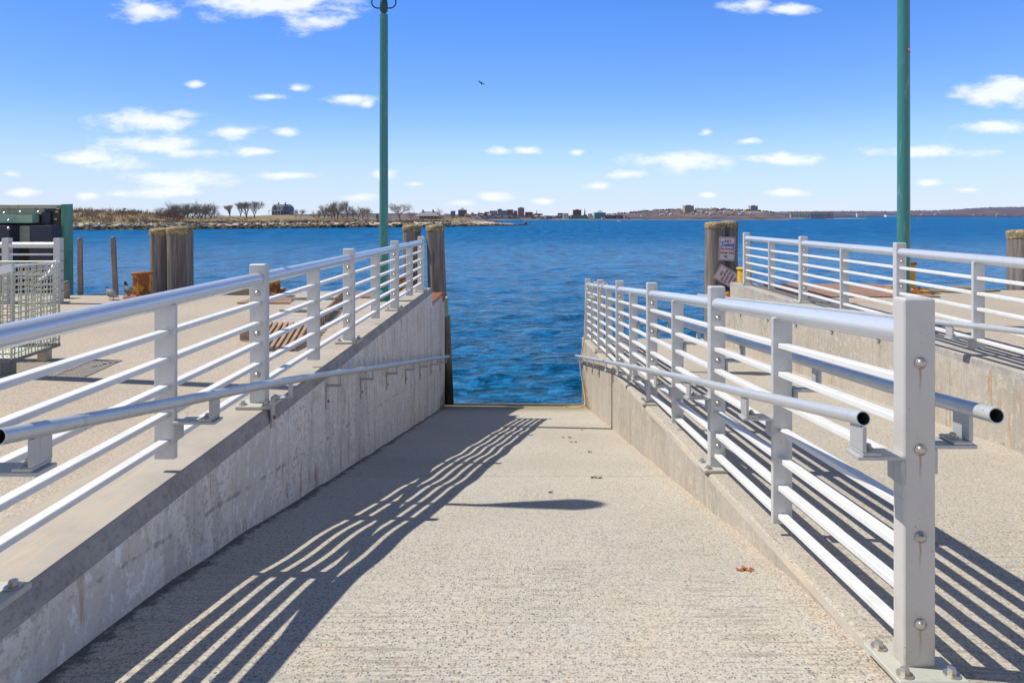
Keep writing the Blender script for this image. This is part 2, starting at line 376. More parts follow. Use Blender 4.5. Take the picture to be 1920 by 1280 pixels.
m = mat('pile_wood', (.22,.18,.15), .9); t = NT(m); p = t.pos()
g = t.noise(t.scaled(p, (22, 22, 1.2)), 1.0, 6, .65, .4); n = t.noise(p, 3, 4)
c = t.mix(t.ramp(g, .38, .64), (.135,.115,.10), (.27,.235,.21)); c = t.mix(t.ramp(n, .4, .7, 0, .4), c, (.20,.15,.12))
z = t.sep(p)[2]; c = t.mix(t.ramp(t.math('ADD', z, t.math('MULTIPLY', n, .8)), 3.7, 3.0), c, (.018,.018,.014))
t.col(c); t.bump(g, .7, .012); M['pile'] = m
m = mat('pile_cap_stained', (.4,.33,.16), .85); t = NT(m); p = t.pos()
g = t.noise(p, 9, 5, .7); c = t.mix(t.ramp(g, .36, .62), (.15,.125,.08), (.36,.265,.115)); c = t.mix(t.ramp(t.noise(p, 22, 4), .58, .66), c, (.55,.50,.40))
t.col(c); t.bump(g, .5, .01); M['pilecap'] = m
def wood(name, a, b, sc=(3, 30, 30)):
    m = mat(name, a, .85); t = NT(m); p = t.pos(); g = t.noise(t.scaled(p, sc), 1.0, 5, .6, .3); n = t.noise(p, 4, 4)
    c = t.mix(t.ramp(g, .35, .65), a, b); c = t.mix(t.ramp(n, .45, .75, 0, .4), c, tuple(x*.6 for x in a)); t.col(c); t.bump(g, .5, .006); return m
M['greenwood'] = wood('green_treated_timber', (.30,.37,.28), (.42,.45,.34))
M['greenpanel'] = wood('green_painted_timber', (.10,.29,.20), (.16,.37,.26), (30, 30, 2))
M['greenmid'] = wood('green_tinted_beam', (.24,.40,.30), (.34,.48,.37))
M['brownwood'] = wood('dark_brown_timber', (.07,.05,.035), (.13,.10,.07), (30, 30, 2))
M['paletimber'] = wood('pale_timber', (.42,.38,.27), (.52,.48,.36))
M['greyboard'] = wood('grey_weathered_board', (.40,.35,.31), (.52,.46,.40), (30, 3, 30))
M['slat'] = wood('brown_slat_wood', (.30,.20,.14), (.44,.31,.22), (30, 3, 30))
M['stake'] = wood('grey_brown_stake', (.20,.16,.13), (.30,.25,.20), (30, 30, 3))
M['concblock'] = wood('stained_stub_timber', (.24,.20,.15), (.34,.30,.24))
M['rubber'] = mat('dark_blue_rubber', (.030,.036,.060), .6)
def rusty(name, yellow, rust=(.23,.07,.02), lo=.42, hi=.52, sc=9):
    m = mat(name, rust, .8); t = NT(m); p = t.pos(); n = t.noise(t.scaled(p, (1, 1, .6)), sc, 5, .65); n2 = t.noise(p, 30, 4, .7)
    c = t.mix(t.ramp(n, lo, hi), rust, yellow); c = t.mix(t.ramp(n2, .45, .7, 0, .55), c, (.12,.04,.015)); c = t.mix(t.ramp(n2, .42, .3, 0, .4), c, (.48,.17,.04))
    t.col(c); t.bump(n2, .5, .006); return m
M['rustyellow'] = rusty('rusty_yellow_steel', (.55,.30,.03), lo=.50, hi=.56)
M['rust'] = rusty('rusted_steel', (.30,.12,.05))
M['yellow'] = rusty('yellow_painted_steel', (.80,.46,.02), rust=(.72,.38,.02), lo=.2, hi=.4)
M['amber'] = rusty('amber_painted_steel', (.58,.32,.02), rust=(.42,.19,.02), lo=.3, hi=.5)
M['rustplate'] = rusty('rust_brown_deck_plate', (.36,.22,.14), rust=(.28,.16,.10), lo=.3, hi=.7, sc=3)
m = mat('teal_paint', (.03,.19,.17), .38, 0.1); t = NT(m); p = t.pos()
n = t.noise(t.scaled(p, (14, 14, 2.5)), 1.0, 5, .7); c = t.mix(t.ramp(n, .52, .70, 0, .7), (.040,.19,.175), (.24,.32,.31)); t.col(c); t.bump(n, .15, .004); M['teal'] = m
M['tealdark'] = mat('dark_teal_iron', (.015,.07,.065), .45, .3)
M['glass'] = mat('frosted_lamp_glass', (.75,.76,.74), .35)
m = mat('wire_galvanised', (.50,.52,.46), .5, .3); t = NT(m); n = t.noise(t.pos(), 22, 3); t.col(t.mix(t.ramp(n, .45, .6), (.52,.56,.52), (.56,.54,.34))); M['wire'] = m
M['plasticwrap'] = mat('white_plastic_wrap', (.78,.80,.82), .4)
M['darkmetal'] = paint('grey_steel_frame', (.20,.21,.20), .5, .5)
M['rope'] = mat('cream_rope', (.62,.52,.42), .9)
M['sign'] = paint('sign_white', (.62,.60,.62), .5, 0, chips=False)
M['signred'] = mat('sign_red', (.34,.02,.02), .6); M['graffiti'] = mat('graffiti_blue', (.02,.22,.75), .5)
M['sticker'] = mat('sticker_red', (.60,.03,.04), .5); M['stickerw'] = mat('sticker_white', (.8,.8,.8), .5)
M['dark'] = mat('near_black', (.02,.02,.022), .7)

# ------------------------------------------------------------------ setting: water
m = mat('sea_water', (.008,.10,.21), .12); t = NT(m); t.b.inputs['IOR'].default_value = 1.33
p = t.pos(); y = t.sep(p)[1]
w1 = t.noise(t.scaled(p, (.62, 1.15, 1)), 1.0, 4, .62, .3)
w2 = t.noise(t.scaled(p, (1.35, 2.9, 1)), 1.0, 5, .62, .3)
w3 = t.noise(t.scaled(p, (.16, .34, 1)), 1.0, 4, .6, .3)
w4 = t.noise(t.scaled(p, (.010, .045, 1)), 1.0, 4, .6, .6)
w5 = t.noise(t.scaled(p, (.30, .060, 1)), 1.0, 5, .7, .2)
near, mid = t.ramp(y, 75, 30), t.ramp(y, 260, 60)
c = t.mix(t.ramp(y, 16, 60), (0.002,0.087,0.187), (0.006,0.135,0.347))
c = t.mix(t.ramp(y, 60, 320, 0, .8), c, (0.004,0.103,0.296))
c = t.mix(t.ramp(w4, .40, .62, 0, .45), c, (0.002,0.087,0.251))
c = t.mix(t.math('MULTIPLY', t.ramp(w5, .51, .57, 0, .75), t.ramp(y, 40, 90)), c, (0.012,0.177,0.400))  # bright and dark wave faces painted in, colour standing for sky reflection
c = t.mix(t.math('MULTIPLY', t.ramp(w5, .47, .41, 0, .75), t.ramp(y, 40, 90)), c, (0.002,0.070,0.190))
c = t.mix(t.math('MULTIPLY', t.ramp(w1, .53, .58, 0, .8), mid), c, (0.013,0.190,0.435))
c = t.mix(t.math('MULTIPLY', t.ramp(w1, .47, .42, 0, .8), mid), c, (0.001,0.047,0.100))
c = t.mix(t.math('MULTIPLY', t.ramp(w2, .53, .58, 0, .75), near), c, (0.011,0.181,0.409))
c = t.mix(t.math('MULTIPLY', t.ramp(w2, .47, .38, 0, .85), near), c, (0.001,0.039,0.065))
foam = t.math('MULTIPLY', t.ramp(w4, .62, .70), t.ramp(w5, .58, .66, 0, .45))
c = t.mix(foam, c, (.45,.55,.66)); t.col(c)
t.l(t.ramp(y, 20, 250, .16, .40), t.b.inputs['Roughness'])
t.l(t.ramp(y, 20, 160, .12, .01), t.b.inputs['Specular IOR Level'])
b1 = t.bump(w3, 1.0, 1.1); b2 = t.bump(w1, 1.0, .50, b1); t.bump(w2, 1.0, .20, b2)
M['water'] = m
mb = MB()
# wavy sheet near the pier, flat far away; one continuous grid growing outward
def sp(lim, first, n):
    o = []; x = 0; s = first
    for i in range(n): o.append(x); x += s; s *= lim
    return o
ysv = [-60, -20, 0, 6]; yv = 12.0; st = .16
while yv < 45000: ysv.append(yv); yv += st; st *= 1.022 if yv < 120 else 1.16
from mathutils import noise as MN
nx = 150; vs = []; fs = []
for j, yy in enumerate(ysv):
    half = 10 + max(yy, 20)*1.15
    for i in range(nx + 1):
        xx = (i/nx*2 - 1)*half
        if yy > 11 and yy < 130:
            am = .11*min(1, max(0, (130 - yy)/60))
            zz = am*(MN.noise(Vector((xx*.45, yy*.95, 0)))*1.0 + .55*MN.noise(Vector((xx*1.3 + 9, yy*2.3, 3))) + .9*MN.noise(Vector((xx*.14, yy*.33, 7))))
        else: zz = 0
        vs.append((xx, yy, zz))
for j in range(len(ysv)-1):
    for i in range(nx):
        a = j*(nx+1)+i; fs.append((a, a+1, a+nx+2, a+nx+1))
mb.add(vs, fs, True)
tag(mb.build('water', M['water']), kind='structure')

# ------------------------------------------------------------------ setting: ramps, decks
def zl(Y): return -1.180 - .0048*Y
def zr(Y): return -1.135 - .0035*Y
def zk(Y): return -1.297 - .093*Y            # kerb top and side ramp
RP = [(-6,-.72),(2.0,-1.497),(2.4,-1.552),(2.9,-1.632),(3.7,-1.800),(4.6,-2.005),(9.17,-3.0),(12.7,-3.77),(13.4,-3.92)]
RP[0] = (-6, zk(-6)-.01)
def zf(Y):
    for (a, za), (b, zb) in zip(RP, RP[1:]):
        if Y <= b: return za + (zb-za)*(Y-a)/(b-a)
    return RP[-1][1]
def wob(X, Y):
    k = min(1, max(0, (Y-2.3)/1.0))*min(1, max(0, (13.2-Y)/.5))
    return k*(.0038*math.sin(Y*5.6 + .5*math.sin(Y*1.7)) + .0022*math.sin(Y*9.1+1.3) + .003*MN.noise(Vector((X*.7, Y*1.3, 0))))
mb = MB(); ny = 300; nxr = 18; x0, x1 = -1.60, 1.23; vs = []; fs = []
for j in range(ny+1):
    Y = -6 + 19.4*j/ny
    for i in range(nxr+1):
        X = x0 + (x1-x0)*i/nxr; vs.append(V(X, Y, zf(Y) + wob(X, Y)))
for j in range(ny):
    for i in range(nxr):
        a = j*(nxr+1)+i; fs.append((a, a+1, a+nxr+2, a+nxr+1))
mb.add(vs, fs, True)
zb = zf(13.4)
mb.add([V(x0,13.4,-6.4), V(x1,13.4,-6.4), V(x1,13.4,zb), V(x0,13.4,zb)], [(0,3,2,1)], False)
tag(mb.build('ramp', M['ramp']), kind='structure')

mb = MB(); ny = 120; nxr = 16; x0, x1 = 1.556, 3.66; vs = []; fs = []
for j in range(ny+1):
    Y = -6 + 19.2*j/ny
    for i in range(nxr+1):
        X = x0 + (x1-x0)*i/nxr; vs.append(V(X, Y, zk(Y) - .004 + .006*MN.noise(Vector((X, Y, 2)))*min(1, (X-x0)*3)))
for j in range(ny):
    for i in range(nxr):
        a = j*(nxr+1)+i; fs.append((a, a+1, a+nxr+2, a+nxr+1))
mb.add(vs, fs, True)
zb = zk(13.2)-.004
mb.add([V(x0,13.2,-6.4), V(x1,13.2,-6.4), V(x1,13.2,zb), V(x0,13.2,zb)], [(0,3,2,1)], False)
tag(mb.build('side_ramp', M['lane']), kind='structure')

def slab(name, poly, zfun, thick, matl):
    mb = MB(); n = len(poly)
    top = [V(x, y, zfun(y)) for x, y in poly]; bot = [V(x, y, zfun(y)-thick) for x, y in poly]
    mb.add(top + bot, [tuple(range(n)), tuple(range(2*n-1, n-1, -1))] + [(i, i+n, (i+1) % n + n, (i+1) % n) for i in range(n)], False)
    return tag(mb.build(name, matl, normals=True), kind='structure')
slab('pier_deck', [(-30,-8),(-2.02,-8),(-2.02,10.25),(-4.2,10.25),(-4.25,9.92),(-30,9.9)], lambda Y: zl(Y)-.004, .7, M['deck'])
slab('pier_deck', [(3.99,-8),(30,-8),(30,10.1),(6.4,10.1),(6.35,10.9),(3.99,10.9)], lambda Y: zr(Y)-.004, .7, M['deck'])

# walls: profile extruded along Y
def wall(name, label, segs, matl, group=None, capmat=None, seg_n=24):
    """segs: list of (Y0, Y1, profile function Y -> list of (X, z) going round)"""
    mb = MB()
    for (a, b, prof) in segs:
        n = seg_n; rows = []
        for j in range(n+1):
            Y = a + (b-a)*j/n; rows.append([V(x, Y, z) for x, z in prof(Y)])
        k = len(rows[0]); vs = [q for r in rows for q in r]
        for j in range(n):
            for i in range(k):
                i2 = (i+1) % k
                mb.mi = 1 if i in capidx else 0
                if i == 1 and len(capidx) > 1: mb.mi = 2
                mb.add([rows[j][i], rows[j][i2], rows[j+1][i2], rows[j+1][i]], [(0,1,2,3)], False)
        mb.mi = 0
        mb.add(rows[0], [tuple(range(k))], False); mb.add(rows[-1], [tuple(range(k-1,-1,-1))], False)
    o = mb.build(name, [matl, M['cap'], M['lip']], normals=False)
    bm = bmesh.new(); bm.from_mesh(o.data); bmesh.ops.remove_doubles(bm, verts=bm.verts, dist=1e-5); bmesh.ops.recalc_face_normals(bm, faces=bm.faces); bm.to_mesh(o.data); bm.free()
    return tag(centre_origin(o), label, 'wall')
capidx = (1, 2, 3)
def prof_left(Y):  # inner face X=-1.57 with a steep bevelled lip
    z = zl(Y); return [(-1.572, -6.6), (-1.572, z-.085), (-1.592, z-.006), (-1.602, z), (-2.02, z), (-2.02, -6.6)]
def prof_left_low(Y):
    z = -1.53; return [(-1.572, -6.6), (-1.572, z-.02), (-1.58, z-.005), (-1.59, z), (-2.0, z), (-2.0, -6.6)]
wall('concrete_wall', 'stained grey concrete retaining wall along the left side of the central ramp, in shadow',
     [(-8, 10.95, prof_left), (10.951, 12.65, prof_left_low)], M['wall'])
def prof_right(Y):
    z = zr(Y); return [(3.65, -6.6), (3.65, z-.06), (3.66, z-.006), (3.672, z), (3.99, z), (3.99, -6.6)]
def prof_right_low(Y):
    z = -1.50; return [(3.65, -6.6), (3.65, z-.02), (3.655, z-.005), (3.66, z), (4.30, z), (4.30, -6.6)]
wall('concrete_wall', 'sunlit pale concrete retaining wall on the far right side of the side ramp, rail on its top',
     [(-8, 11.35, prof_right), (11.351, 12.9, prof_right_low)], M['wall_sun'])
def prof_kerb(Y):
    z = zk(Y); return [(1.2, -6.6), (1.2, z-.03), (1.212, z-.006), (1.226, z), (1.554, z), (1.554, -6.6)]
capidx = (1,)
o = wall('concrete_kerb', 'pale concrete kerb wall between the two ramps, growing taller toward the water',
     [(-8, 13.3, prof_kerb)], M['wall_sun'], seg_n=40)
o['category'] = 'kerb wall'
# lane concrete on the kerb top faces (it is the same pour as the side ramp)
o.data.materials.append(M['lane'])
for pl in o.data.polygons:
    if pl.normal.z > .9: pl.material_index = 3

# ------------------------------------------------------------------ railings
def dome_bolt(parent, p, r=.017):
    mb = MB(); rot = Matrix.Rotation(math.radians(90), 3, 'X')
    mb.lathe(p, [(r*1.25,0),(r*1.25,.004),(r,.0045),(r*.92,r*.5),(r*.7,r*.85),(r*.35,r*1.1),(.001,r*1.16)], 14, True, rot)
    return mb.build('bolt', M['bolt'], parent)
def anchor(parent, p, r=.017):
    mb = MB(); mb.lathe(p, [(r*1.5,0),(r*1.5,.004),(r*1.45,.005)], 14, False)
    mb.lathe(Vector(p)+Vector((0,0,.005)), [(r*.85,0),(r*.85,.014),(r*.7,.018)], 6, False)
    return mb.build('anchor_bolt', M['bolt'], parent)
def railing(label, X, zfun, posts, pickets, ya, yb, H, bars, pipe, plate=.2, bolts=(), pmats=None, slope_plate=0, bw=.047, bh=.026):
    y0 = posts[0]
    th = thing('railing', V(X, y0, zfun(y0)), label, 'railing', None)
    pipes = []
    mb = MB(); mb.tube([V(X, ya, zfun(ya)+pipe), V(X, yb, zfun(yb)+pipe)], .041, 20); mb.build('top_rail', M['pipe'], th)
    for b in bars:
        mb = MB(); mb.beam(V(X, ya, zfun(ya)+b), V(X, yb, zfun(yb)+b), bw, bh)
        mb.build('bar', M['bar'], th, bevel=.003, seg=1)
    for i, Y in enumerate(posts):
        z = zfun(Y); mb = MB(); mb.b2(V(X-.0525, Y-.033, z+.018), V(X+.0525, Y+.033, z+H))
        po = mb.build('post', (pmats or {}).get(i, M['rail']), th, bevel=.012, seg=3)
        if plate:
            mb = MB(); s = plate/2
            q = [V(X-s, Y-s, zfun(Y-s)+.002), V(X+s, Y-s, zfun(Y-s)+.002), V(X+s, Y+s, zfun(Y+s)+.002), V(X-s, Y+s, zfun(Y+s)+.002)]
            mb.hexa(q, [a+Vector((0,0,.02)) for a in q]); mb.build('base_plate', M['plate'], po, bevel=.003, seg=1)
            for sx in (-1,1):
                for sy in (-1,1):
                    anchor(po, V(X+sx*(s-.035), Y+sy*(s-.035), zfun(Y+sy*(s-.035))+.023))
        for b in bolts: dome_bolt(po, V(X, Y-.034, z+b), .015)
    for Y in pickets:
        z = zfun(Y); mb = MB(); mb.b2(V(X-.049, Y-.013, z+.058), V(X+.049, Y+.013, z+pipe-.020))
        # clipped upper corner where the welded picket meets the pipe
        mb.build('picket', M['rail'], th, bevel=.003, seg=1)
    return th
XL, XC, XR = -1.68, 1.29, 3.765
LP = [-2.30, -.18, 1.94, 4.06, 6.14, 8.30, 10.42]
LK = [(a+b)/2 for a, b in zip(LP, LP[1:])]
BL = [.137+.128*k for k in range(5)]
railing('white five-bar metal railing on the concrete wall left of the central ramp', XL, zl, LP, LK, -5, LP[-1], .895, BL, .800, .215, (.20,.457,.712), None, 0, .050, .025)
CP = [2.118+2.18*n for n in range(6)]
CK = [(a+b)/2 for a, b in zip(CP, CP[1:])]
BC = [.095+.1418*k for k in range(7)]
POST_BOLTS = [Z0 + zk(CP[0]) + q for q in (.165,.449,.733,1.015)]
M['endpost'] = post_mat(XC)
railing('tallest white railing, seven bars, on the kerb wall between the two ramps', XC, zk, CP, CK, CP[0], CP[-1], 1.225, BC, 1.106, .22, (.165,.449,.733,1.015), {0: M['endpost']})
RPs = [2.05-2.2, 1.98, 4.20, 6.42, 8.64, 10.85]
RK = [(a+b)/2 for a, b in zip(RPs, RPs[1:])]
railing('white metal railing on top of the far right wall, teal lamp post rising behind it', XR, zr, RPs, RK, -4, RPs[-1], .888, [.125+.128*k for k in range(5)], .793, .2, (.19,.447,.70))

# handrails
def pipe_obj(parent, pts, r, hollow0=True, hollow1=True):
    mb = MB(); n = 20; pts = [Vector(p) for p in pts]
    mb.tube(pts, r, n, caps=False)
    for a, b in ((pts[0], pts[1]), (pts[-1], pts[-2])):
        d = (b-a).normalized()
        mb.mi = 0; mb.tube([a, a+d*.0005], [r, r*.86], n, caps=False, smooth=False)
        mb.mi = 1; mb.tube([a, a+d*.25], r*.86, n, caps=False)
        mb.add([a+d*.2+q for q in ring(d, r*.86, n)], [tuple(range(n))], False)
    return mb.build('pipe', [M['grab'], M['hole']], parent)
def ring(d, r, n):
    x = d.orthogonal().normalized(); y = d.cross(x)
    return [(x*math.cos(2*math.pi*k/n) + y*math.sin(2*math.pi*k/n))*r for k in range(n)]
def interp(pts, Y):
    for (a, za), (b, zb) in zip(pts, pts[1:]):
        if Y <= b: return za + (zb-za)*(Y-a)/(b-a)
    return pts[-1][1]
def post_bracket(parent, Xa, Xp, Y, zp):
    s = 1 if Xp > Xa else -1; mb = MB(); w = .041
    zt = zp - .115
    mb.b2(V(Xa, Y-w, zt-.013), V(Xp+s*.022, Y+w, zt)); mb.b2(V(Xa, Y-w, zt-.095), V(Xa+s*.014, Y+w, zt-.0135))
    mb.b2(V(Xp-s*.055, Y-w, zt+.001), V(Xp+s*.006, Y+w, zt+.012)); mb.b2(V(Xp-s*.0075, Y-w, zt+.0125), V(Xp+s*.0075, Y+w, zp-.018))
    o = mb.build('bracket', M['bracket'], parent, bevel=.004, seg=2)
    mb = MB(); mb.lathe(V(Xp-s*.033, Y, zt+.013), [(.006,-.036),(.010,-.034),(.010,-.024),(.005,-.023),(.005,-.001),(.016,0),(.016,.004),(.010,.005),(.010,.013),(.007,.016)], 10, False)
    mb.build('bolt', M['bolt'], o)
def wall_bracket(parent, Xw, Xp, Y, zp):
    s = 1 if Xp > Xw else -1; mb = MB(); w = .024; zt = zp - .10
    mb.b2(V(Xw+s*.001, Y-w, zt-.19), V(Xw+s*.014, Y+w, zt-.011)); mb.b2(V(Xw+s*.001, Y-w, zt-.010), V(Xp+s*.01, Y+w, zt))
    mb.b2(V(Xp-s*.006, Y-w, zt+.0005), V(Xp+s*.006, Y+w, zp-.016))
    o = mb.build('bracket', M['bracket'], parent, bevel=.002, seg=1)
    mb = MB(); mb.lathe(V(Xw+s*.014, Y, zt-.13), [(.011,0),(.011,.008),(.008,.010)], 8, False, Matrix.Rotation(math.radians(90)*s, 3, 'Y'))
    mb.build('bolt', M['rust'], o)
HL = [(1.765,-.610),(2.34,-.717),(3.46,-.922),(4.54,-1.130),(6.15,-1.462),(9.0,-2.035),(12.25,-2.69)]
th = thing('handrail', V(-1.45, 1.765, -.61), 'long thin pipe handrail running down the shaded left wall of the central ramp', 'handrail')
pipe_obj(th, [V(-1.452, y, z) for y, z in HL], .0235)
post_bracket(th, XL+.050, -1.452, LP[2]-.02, interp(HL, LP[2]-.02)); post_bracket(th, XL+.050, -1.452, LK[2], interp(HL, LK[2]))
for Y in (3.98, 5.08, 6.15, 7.3, 8.45, 9.6, 10.75, 11.9): wall_bracket(th, -1.572, -1.452, Y, interp(HL, Y))
HC = [(2.085,-.660),(3.2,-.885),(4.6,-1.155),(6.55,-1.545),(9.4,-2.12),(13.65,-2.985)]
th = thing('handrail', V(1.10, 2.085, -.66), 'thin pipe handrail on the central ramp side of the middle railing, open end forward', 'handrail', 'open-ended pipe handrails on the middle railing')
pipe_obj(th, [V(1.105, y, z) for y, z in HC], .0235)
for Y in (CP[0], CK[0], CP[1], CK[1], CP[2], CK[2], CP[3]): post_bracket(th, XC-.0525, 1.105, Y, interp(HC, Y))
for Y in (10.2, 11.2, 12.2, 13.1): wall_bracket(th, 1.2, 1.105, Y, interp(HC, Y))
HR = [(1.985, zk(1.985)+.862), (2.6, zk(2.6)+.85), (13.4, zk(13.4)+.847)]
th = thing('handrail', V(1.47, 1.985, HR[0][1]), 'thin open-ended pipe handrail on the right side of the middle railing', 'handrail', 'open-ended pipe handrails on the middle railing')
pipe_obj(th, [V(1.465, y, z) for y, z in HR], .0245)
for Y in [CP[0]+.02] + CK[:1] + CP[1:2] + CK[1:2] + CP[2:3] + CK[2:3] + CP[3:] : post_bracket(th, XC+.0525, 1.465, Y, interp(HR, Y))
HQ = [(1.0, zk(1.0)+.90), (13.0, zk(13.0)+.90)]
th = thing('handrail', V(3.53, 1.0, HQ[0][1]), 'thin pipe handrail along the sunlit far right wall of the side ramp', 'handrail')
pipe_obj(th, [V(3.53, y, z) for y, z in HQ], .0235)
post_bracket(th, XR-.05, 3.53, RK[2], interp(HQ, RK[2])); post_bracket(th, XR-.05, 3.53, RPs[2], interp(HQ, RPs[2]))
for Y in (6.6, 7.6, 8.6, 9.6, 10.8, 11.9): wall_bracket(th, 3.65, 3.53, Y, interp(HQ, Y))

# ------------------------------------------------------------------ timber piles
def pile(label, X, Y, ztop, r, group, tilt=(0,0), capw=True):
    th = thing('timber_pile', V(X, Y, -6.8), label, 'pile', group)
    bot = V(X+tilt[0], Y+tilt[1], -6.8); top = V(X, Y, ztop)
    mb = MB(); n = 28; pts = []; rr = []
    for k in range(13):
        f = k/12; pts.append(bot.lerp(top, f)); rr.append(r*(1.12-.12*f)*(1+.02*math.sin(k*2.1+X*3)))
    mb.tube(pts, rr, n)
    for i, q in enumerate(mb.v):
        q = Vector(q); a = math.atan2(q.y-Y, q.x-X); k = 1 + .02*MN.noise(Vector((math.cos(a)*2.2+X, math.sin(a)*2.2, q.z*.4)))+ .012*math.sin(a*9+X*5)
        cx = bot.lerp(top, (q.z-bot.z)/(top.z-bot.z)); mb.v[i] = (cx.x+(q.x-cx.x)*k, cx.y+(q.y-cx.y)*k, q.z)
    mb.build('shaft', M['pile'], th)
    if capw:
        mb = MB(); hh = .12; nn = 28; hh = .10; prof = [(r*1.035,-hh),(r*1.06,-hh*.6),(r*1.065,-.02),(r*1.02,.012),(r*.5,.03),(.01,.034)]
        mb.lathe(top, prof, nn)
        for i, q in enumerate(mb.v):
            q = Vector(q); a = math.atan2(q.y-Y, q.x-X)
            if q.z < top.z - hh*.9: mb.v[i] = (q.x, q.y, q.z + .03*MN.noise(Vector((math.cos(a)*2.5+X*3, math.sin(a)*2.5, 1))))
        mb.build('pile_cap', M['pilecap'], th)
    return th
pile('left one of two touching timber piles beside the rusty bollard, cap stained yellow', -6.08, 10.75, -.235, .185, 'capped timber piles at the pier edge', (.10,0))
pile('right one of two touching timber piles beside the rusty bollard, slightly taller', -5.73, 10.65, -.205, .195, 'capped timber piles at the pier edge', (.07,0))
pile('timber pile standing behind the water end of the left railing', -2.33, 13.25, -.215, .185, 'capped timber piles at the pier edge', (.05,0))
pile('tall timber pile at the corner of the left wall, open water to its right', -1.83, 13.15, -.215, .182, 'capped timber piles at the pier edge', (.20,0))
pile('left pile of the pair carrying the no jumping sign', 3.80, 12.75, -.150, .190, 'capped timber piles at the pier edge', (-.03,0))
pile('right pile of the pair carrying the no jumping sign, partly behind the sign', 4.13, 12.95, -.135, .190, 'capped timber piles at the pier edge', (-.05,0))
pile('timber pile cut by the right edge of the photo behind the far right railing', 8.04, 10.35, -.255, .195, 'capped timber piles at the pier edge')

# timber bits at left wall end
mb = MB(); mb.b2(V(-1.635,12.75,-2.02), V(-1.535,12.95,-1.63)); o = mb.build('timber_block', M['greenwood'], bevel=.008)
tag(centre_origin(o), 'small greenish timber block fixed beside the pile at the left wall end', 'timber block')
mb = MB(); mb.tube([V(-1.56,13.0,-2.03), V(-1.50,13.0,-4.0), V(-1.46,13.0,-6.6)], [.055,.075,.085], 14)
tag(centre_origin(mb.build('fender_pole', M['pile'])), 'slim dark wet fender pole below the greenish block at the left wall end', 'fender pole')
th = thing('steel_angle', V(-1.79,11.8,-1.52), 'rusted steel edge plate on the lower step of the left wall end', 'steel plate')
mb = MB(); mb.b2(V(-2.0,10.97,-1.528), V(-1.60,12.64,-1.512)); mb.build('top_flange', M['rust'], th)
mb = MB(); mb.b2(V(-1.571,12.3,-1.66), V(-1.560,12.62,-1.50)); mb.build('side_flange', M['rust'], th)
th = thing('steel_angle', V(3.82,12.1,-1.49), 'rusted orange steel plate on the right wall end below the tilted sign', 'steel plate')
mb = MB(); mb.b2(V(3.662,11.36,-1.498), V(3.98,12.88,-1.478)); mb.build('top_flange', M['rustyellow'], th)
for k in range(3):
    mb = MB(); mb.lathe(V(3.73+.07*k,11.6,-1.477), [(.03,0),(.035,.05),(.02,.09),(.028,.11)], 10); mb.build('bolt', M['rustyellow'], th)

# ------------------------------------------------------------------ lamp posts
def lamp(label, X, Y, zg, group, tilt=0.0):
    th = thing('lamp_post', V(X, Y, zg), label, 'lamp post', group)
    def P(x, y, z): return V(X+x, Y+y, zg+z)
    mb = MB(); mb.tube([P(0,0,.02), P(0,0,4.13)], [.064,.058], 24); mb.build('pole', M['teal'], th)
    mb = MB(); mb.b2(P(-.13,-.13,.001), P(.13,.13,.022)); mb.lathe(P(0,0,.022), [(.10,0),(.10,.07),(.08,.11),(.066,.13)], 16)
    for a in (45,135,225,315): mb.lathe(P(.105*math.cos(math.radians(a)),.105*math.sin(math.radians(a)),.022), [(.016,0),(.016,.02)], 6, False)
    mb.build('base', M['teal'], th)
    mb = MB(); mb.lathe(P(0,0,4.13), [(.035,0),(.035,.03),(.056,.05),(.058,.15),(.045,.22),(.035,.34),(.035,1.15),(.04,1.21),(.045,1.25)], 18)
    mb.build('neck', M['tealdark'], th)
    for s in (-1,1):
        mb = MB(); c = []
        for k in range(15):
            a = math.radians(-90+k*19*.75); c.append(P(s*(.045+.10+.095*math.sin(math.radians(-60+k*13))), 0, 4.32-.095*math.cos(math.radians(-60+k*13))+.0))
        c = [P(s*.05,0,4.225)] + [P(s*(.09+.085*math.sin(math.radians(a))), 0, 4.31-.085*math.cos(math.radians(a))) for a in range(0,200,15)]
        mb.tube(c, .010, 8); mb.build('scroll_arm', M['tealdark'], th)
    T = Matrix.Rotation(tilt, 3, 'X'); 
    def Q(z, y=0):
        q = T @ Vector((0, y, z)); return P(q.x, q.y, 5.38 + q.z)
    mb = MB(); mb.lathe(Q(0), [(.035,0),(.06,.15),(.10,.38),(.135,.62),(.16,.85)], 24, True, T); mb.build('lamp_globe', M['glass'], th)
    mb = MB(); mb.lathe(Q(.851), [(.17,0),(.16,.06),(.12,.15),(.06,.22),(.02,.25),(.001,.26)], 20, True, T); mb.build('lamp_cap', M['tealdark'], th)
    return th
lamp('teal lamp post behind the left railing, scroll arms showing at its top', -2.03, 9.25, zl(9.25)-.003, 'teal lamp posts on the pier')
l2 = lamp('teal lamp post behind the far right railing with a small red sticker', 4.06, 6.85, zr(6.85)-.003, 'teal lamp posts on the pier')
mb = MB(); a0, a1 = -80, -10; R_ = .0625; q = []
for k in range(8):
    a = math.radians(a0+(a1-a0)*k/7); q.append((4.06+R_*math.cos(a), 6.85+R_*math.sin(a)))
zc = (VY-93.5)/F*6.8
for k in range(7):
    mb.add([V(q[k][0],q[k][1],zc-.026), V(q[k+1][0],q[k+1][1],zc-.026), V(q[k+1][0],q[k+1][1],zc+.026), V(q[k][0],q[k][1],zc+.026)], [(0,1,2,3)], False)
st_ = mb.build('sticker', M['sticker'], l2)
mb = MB()
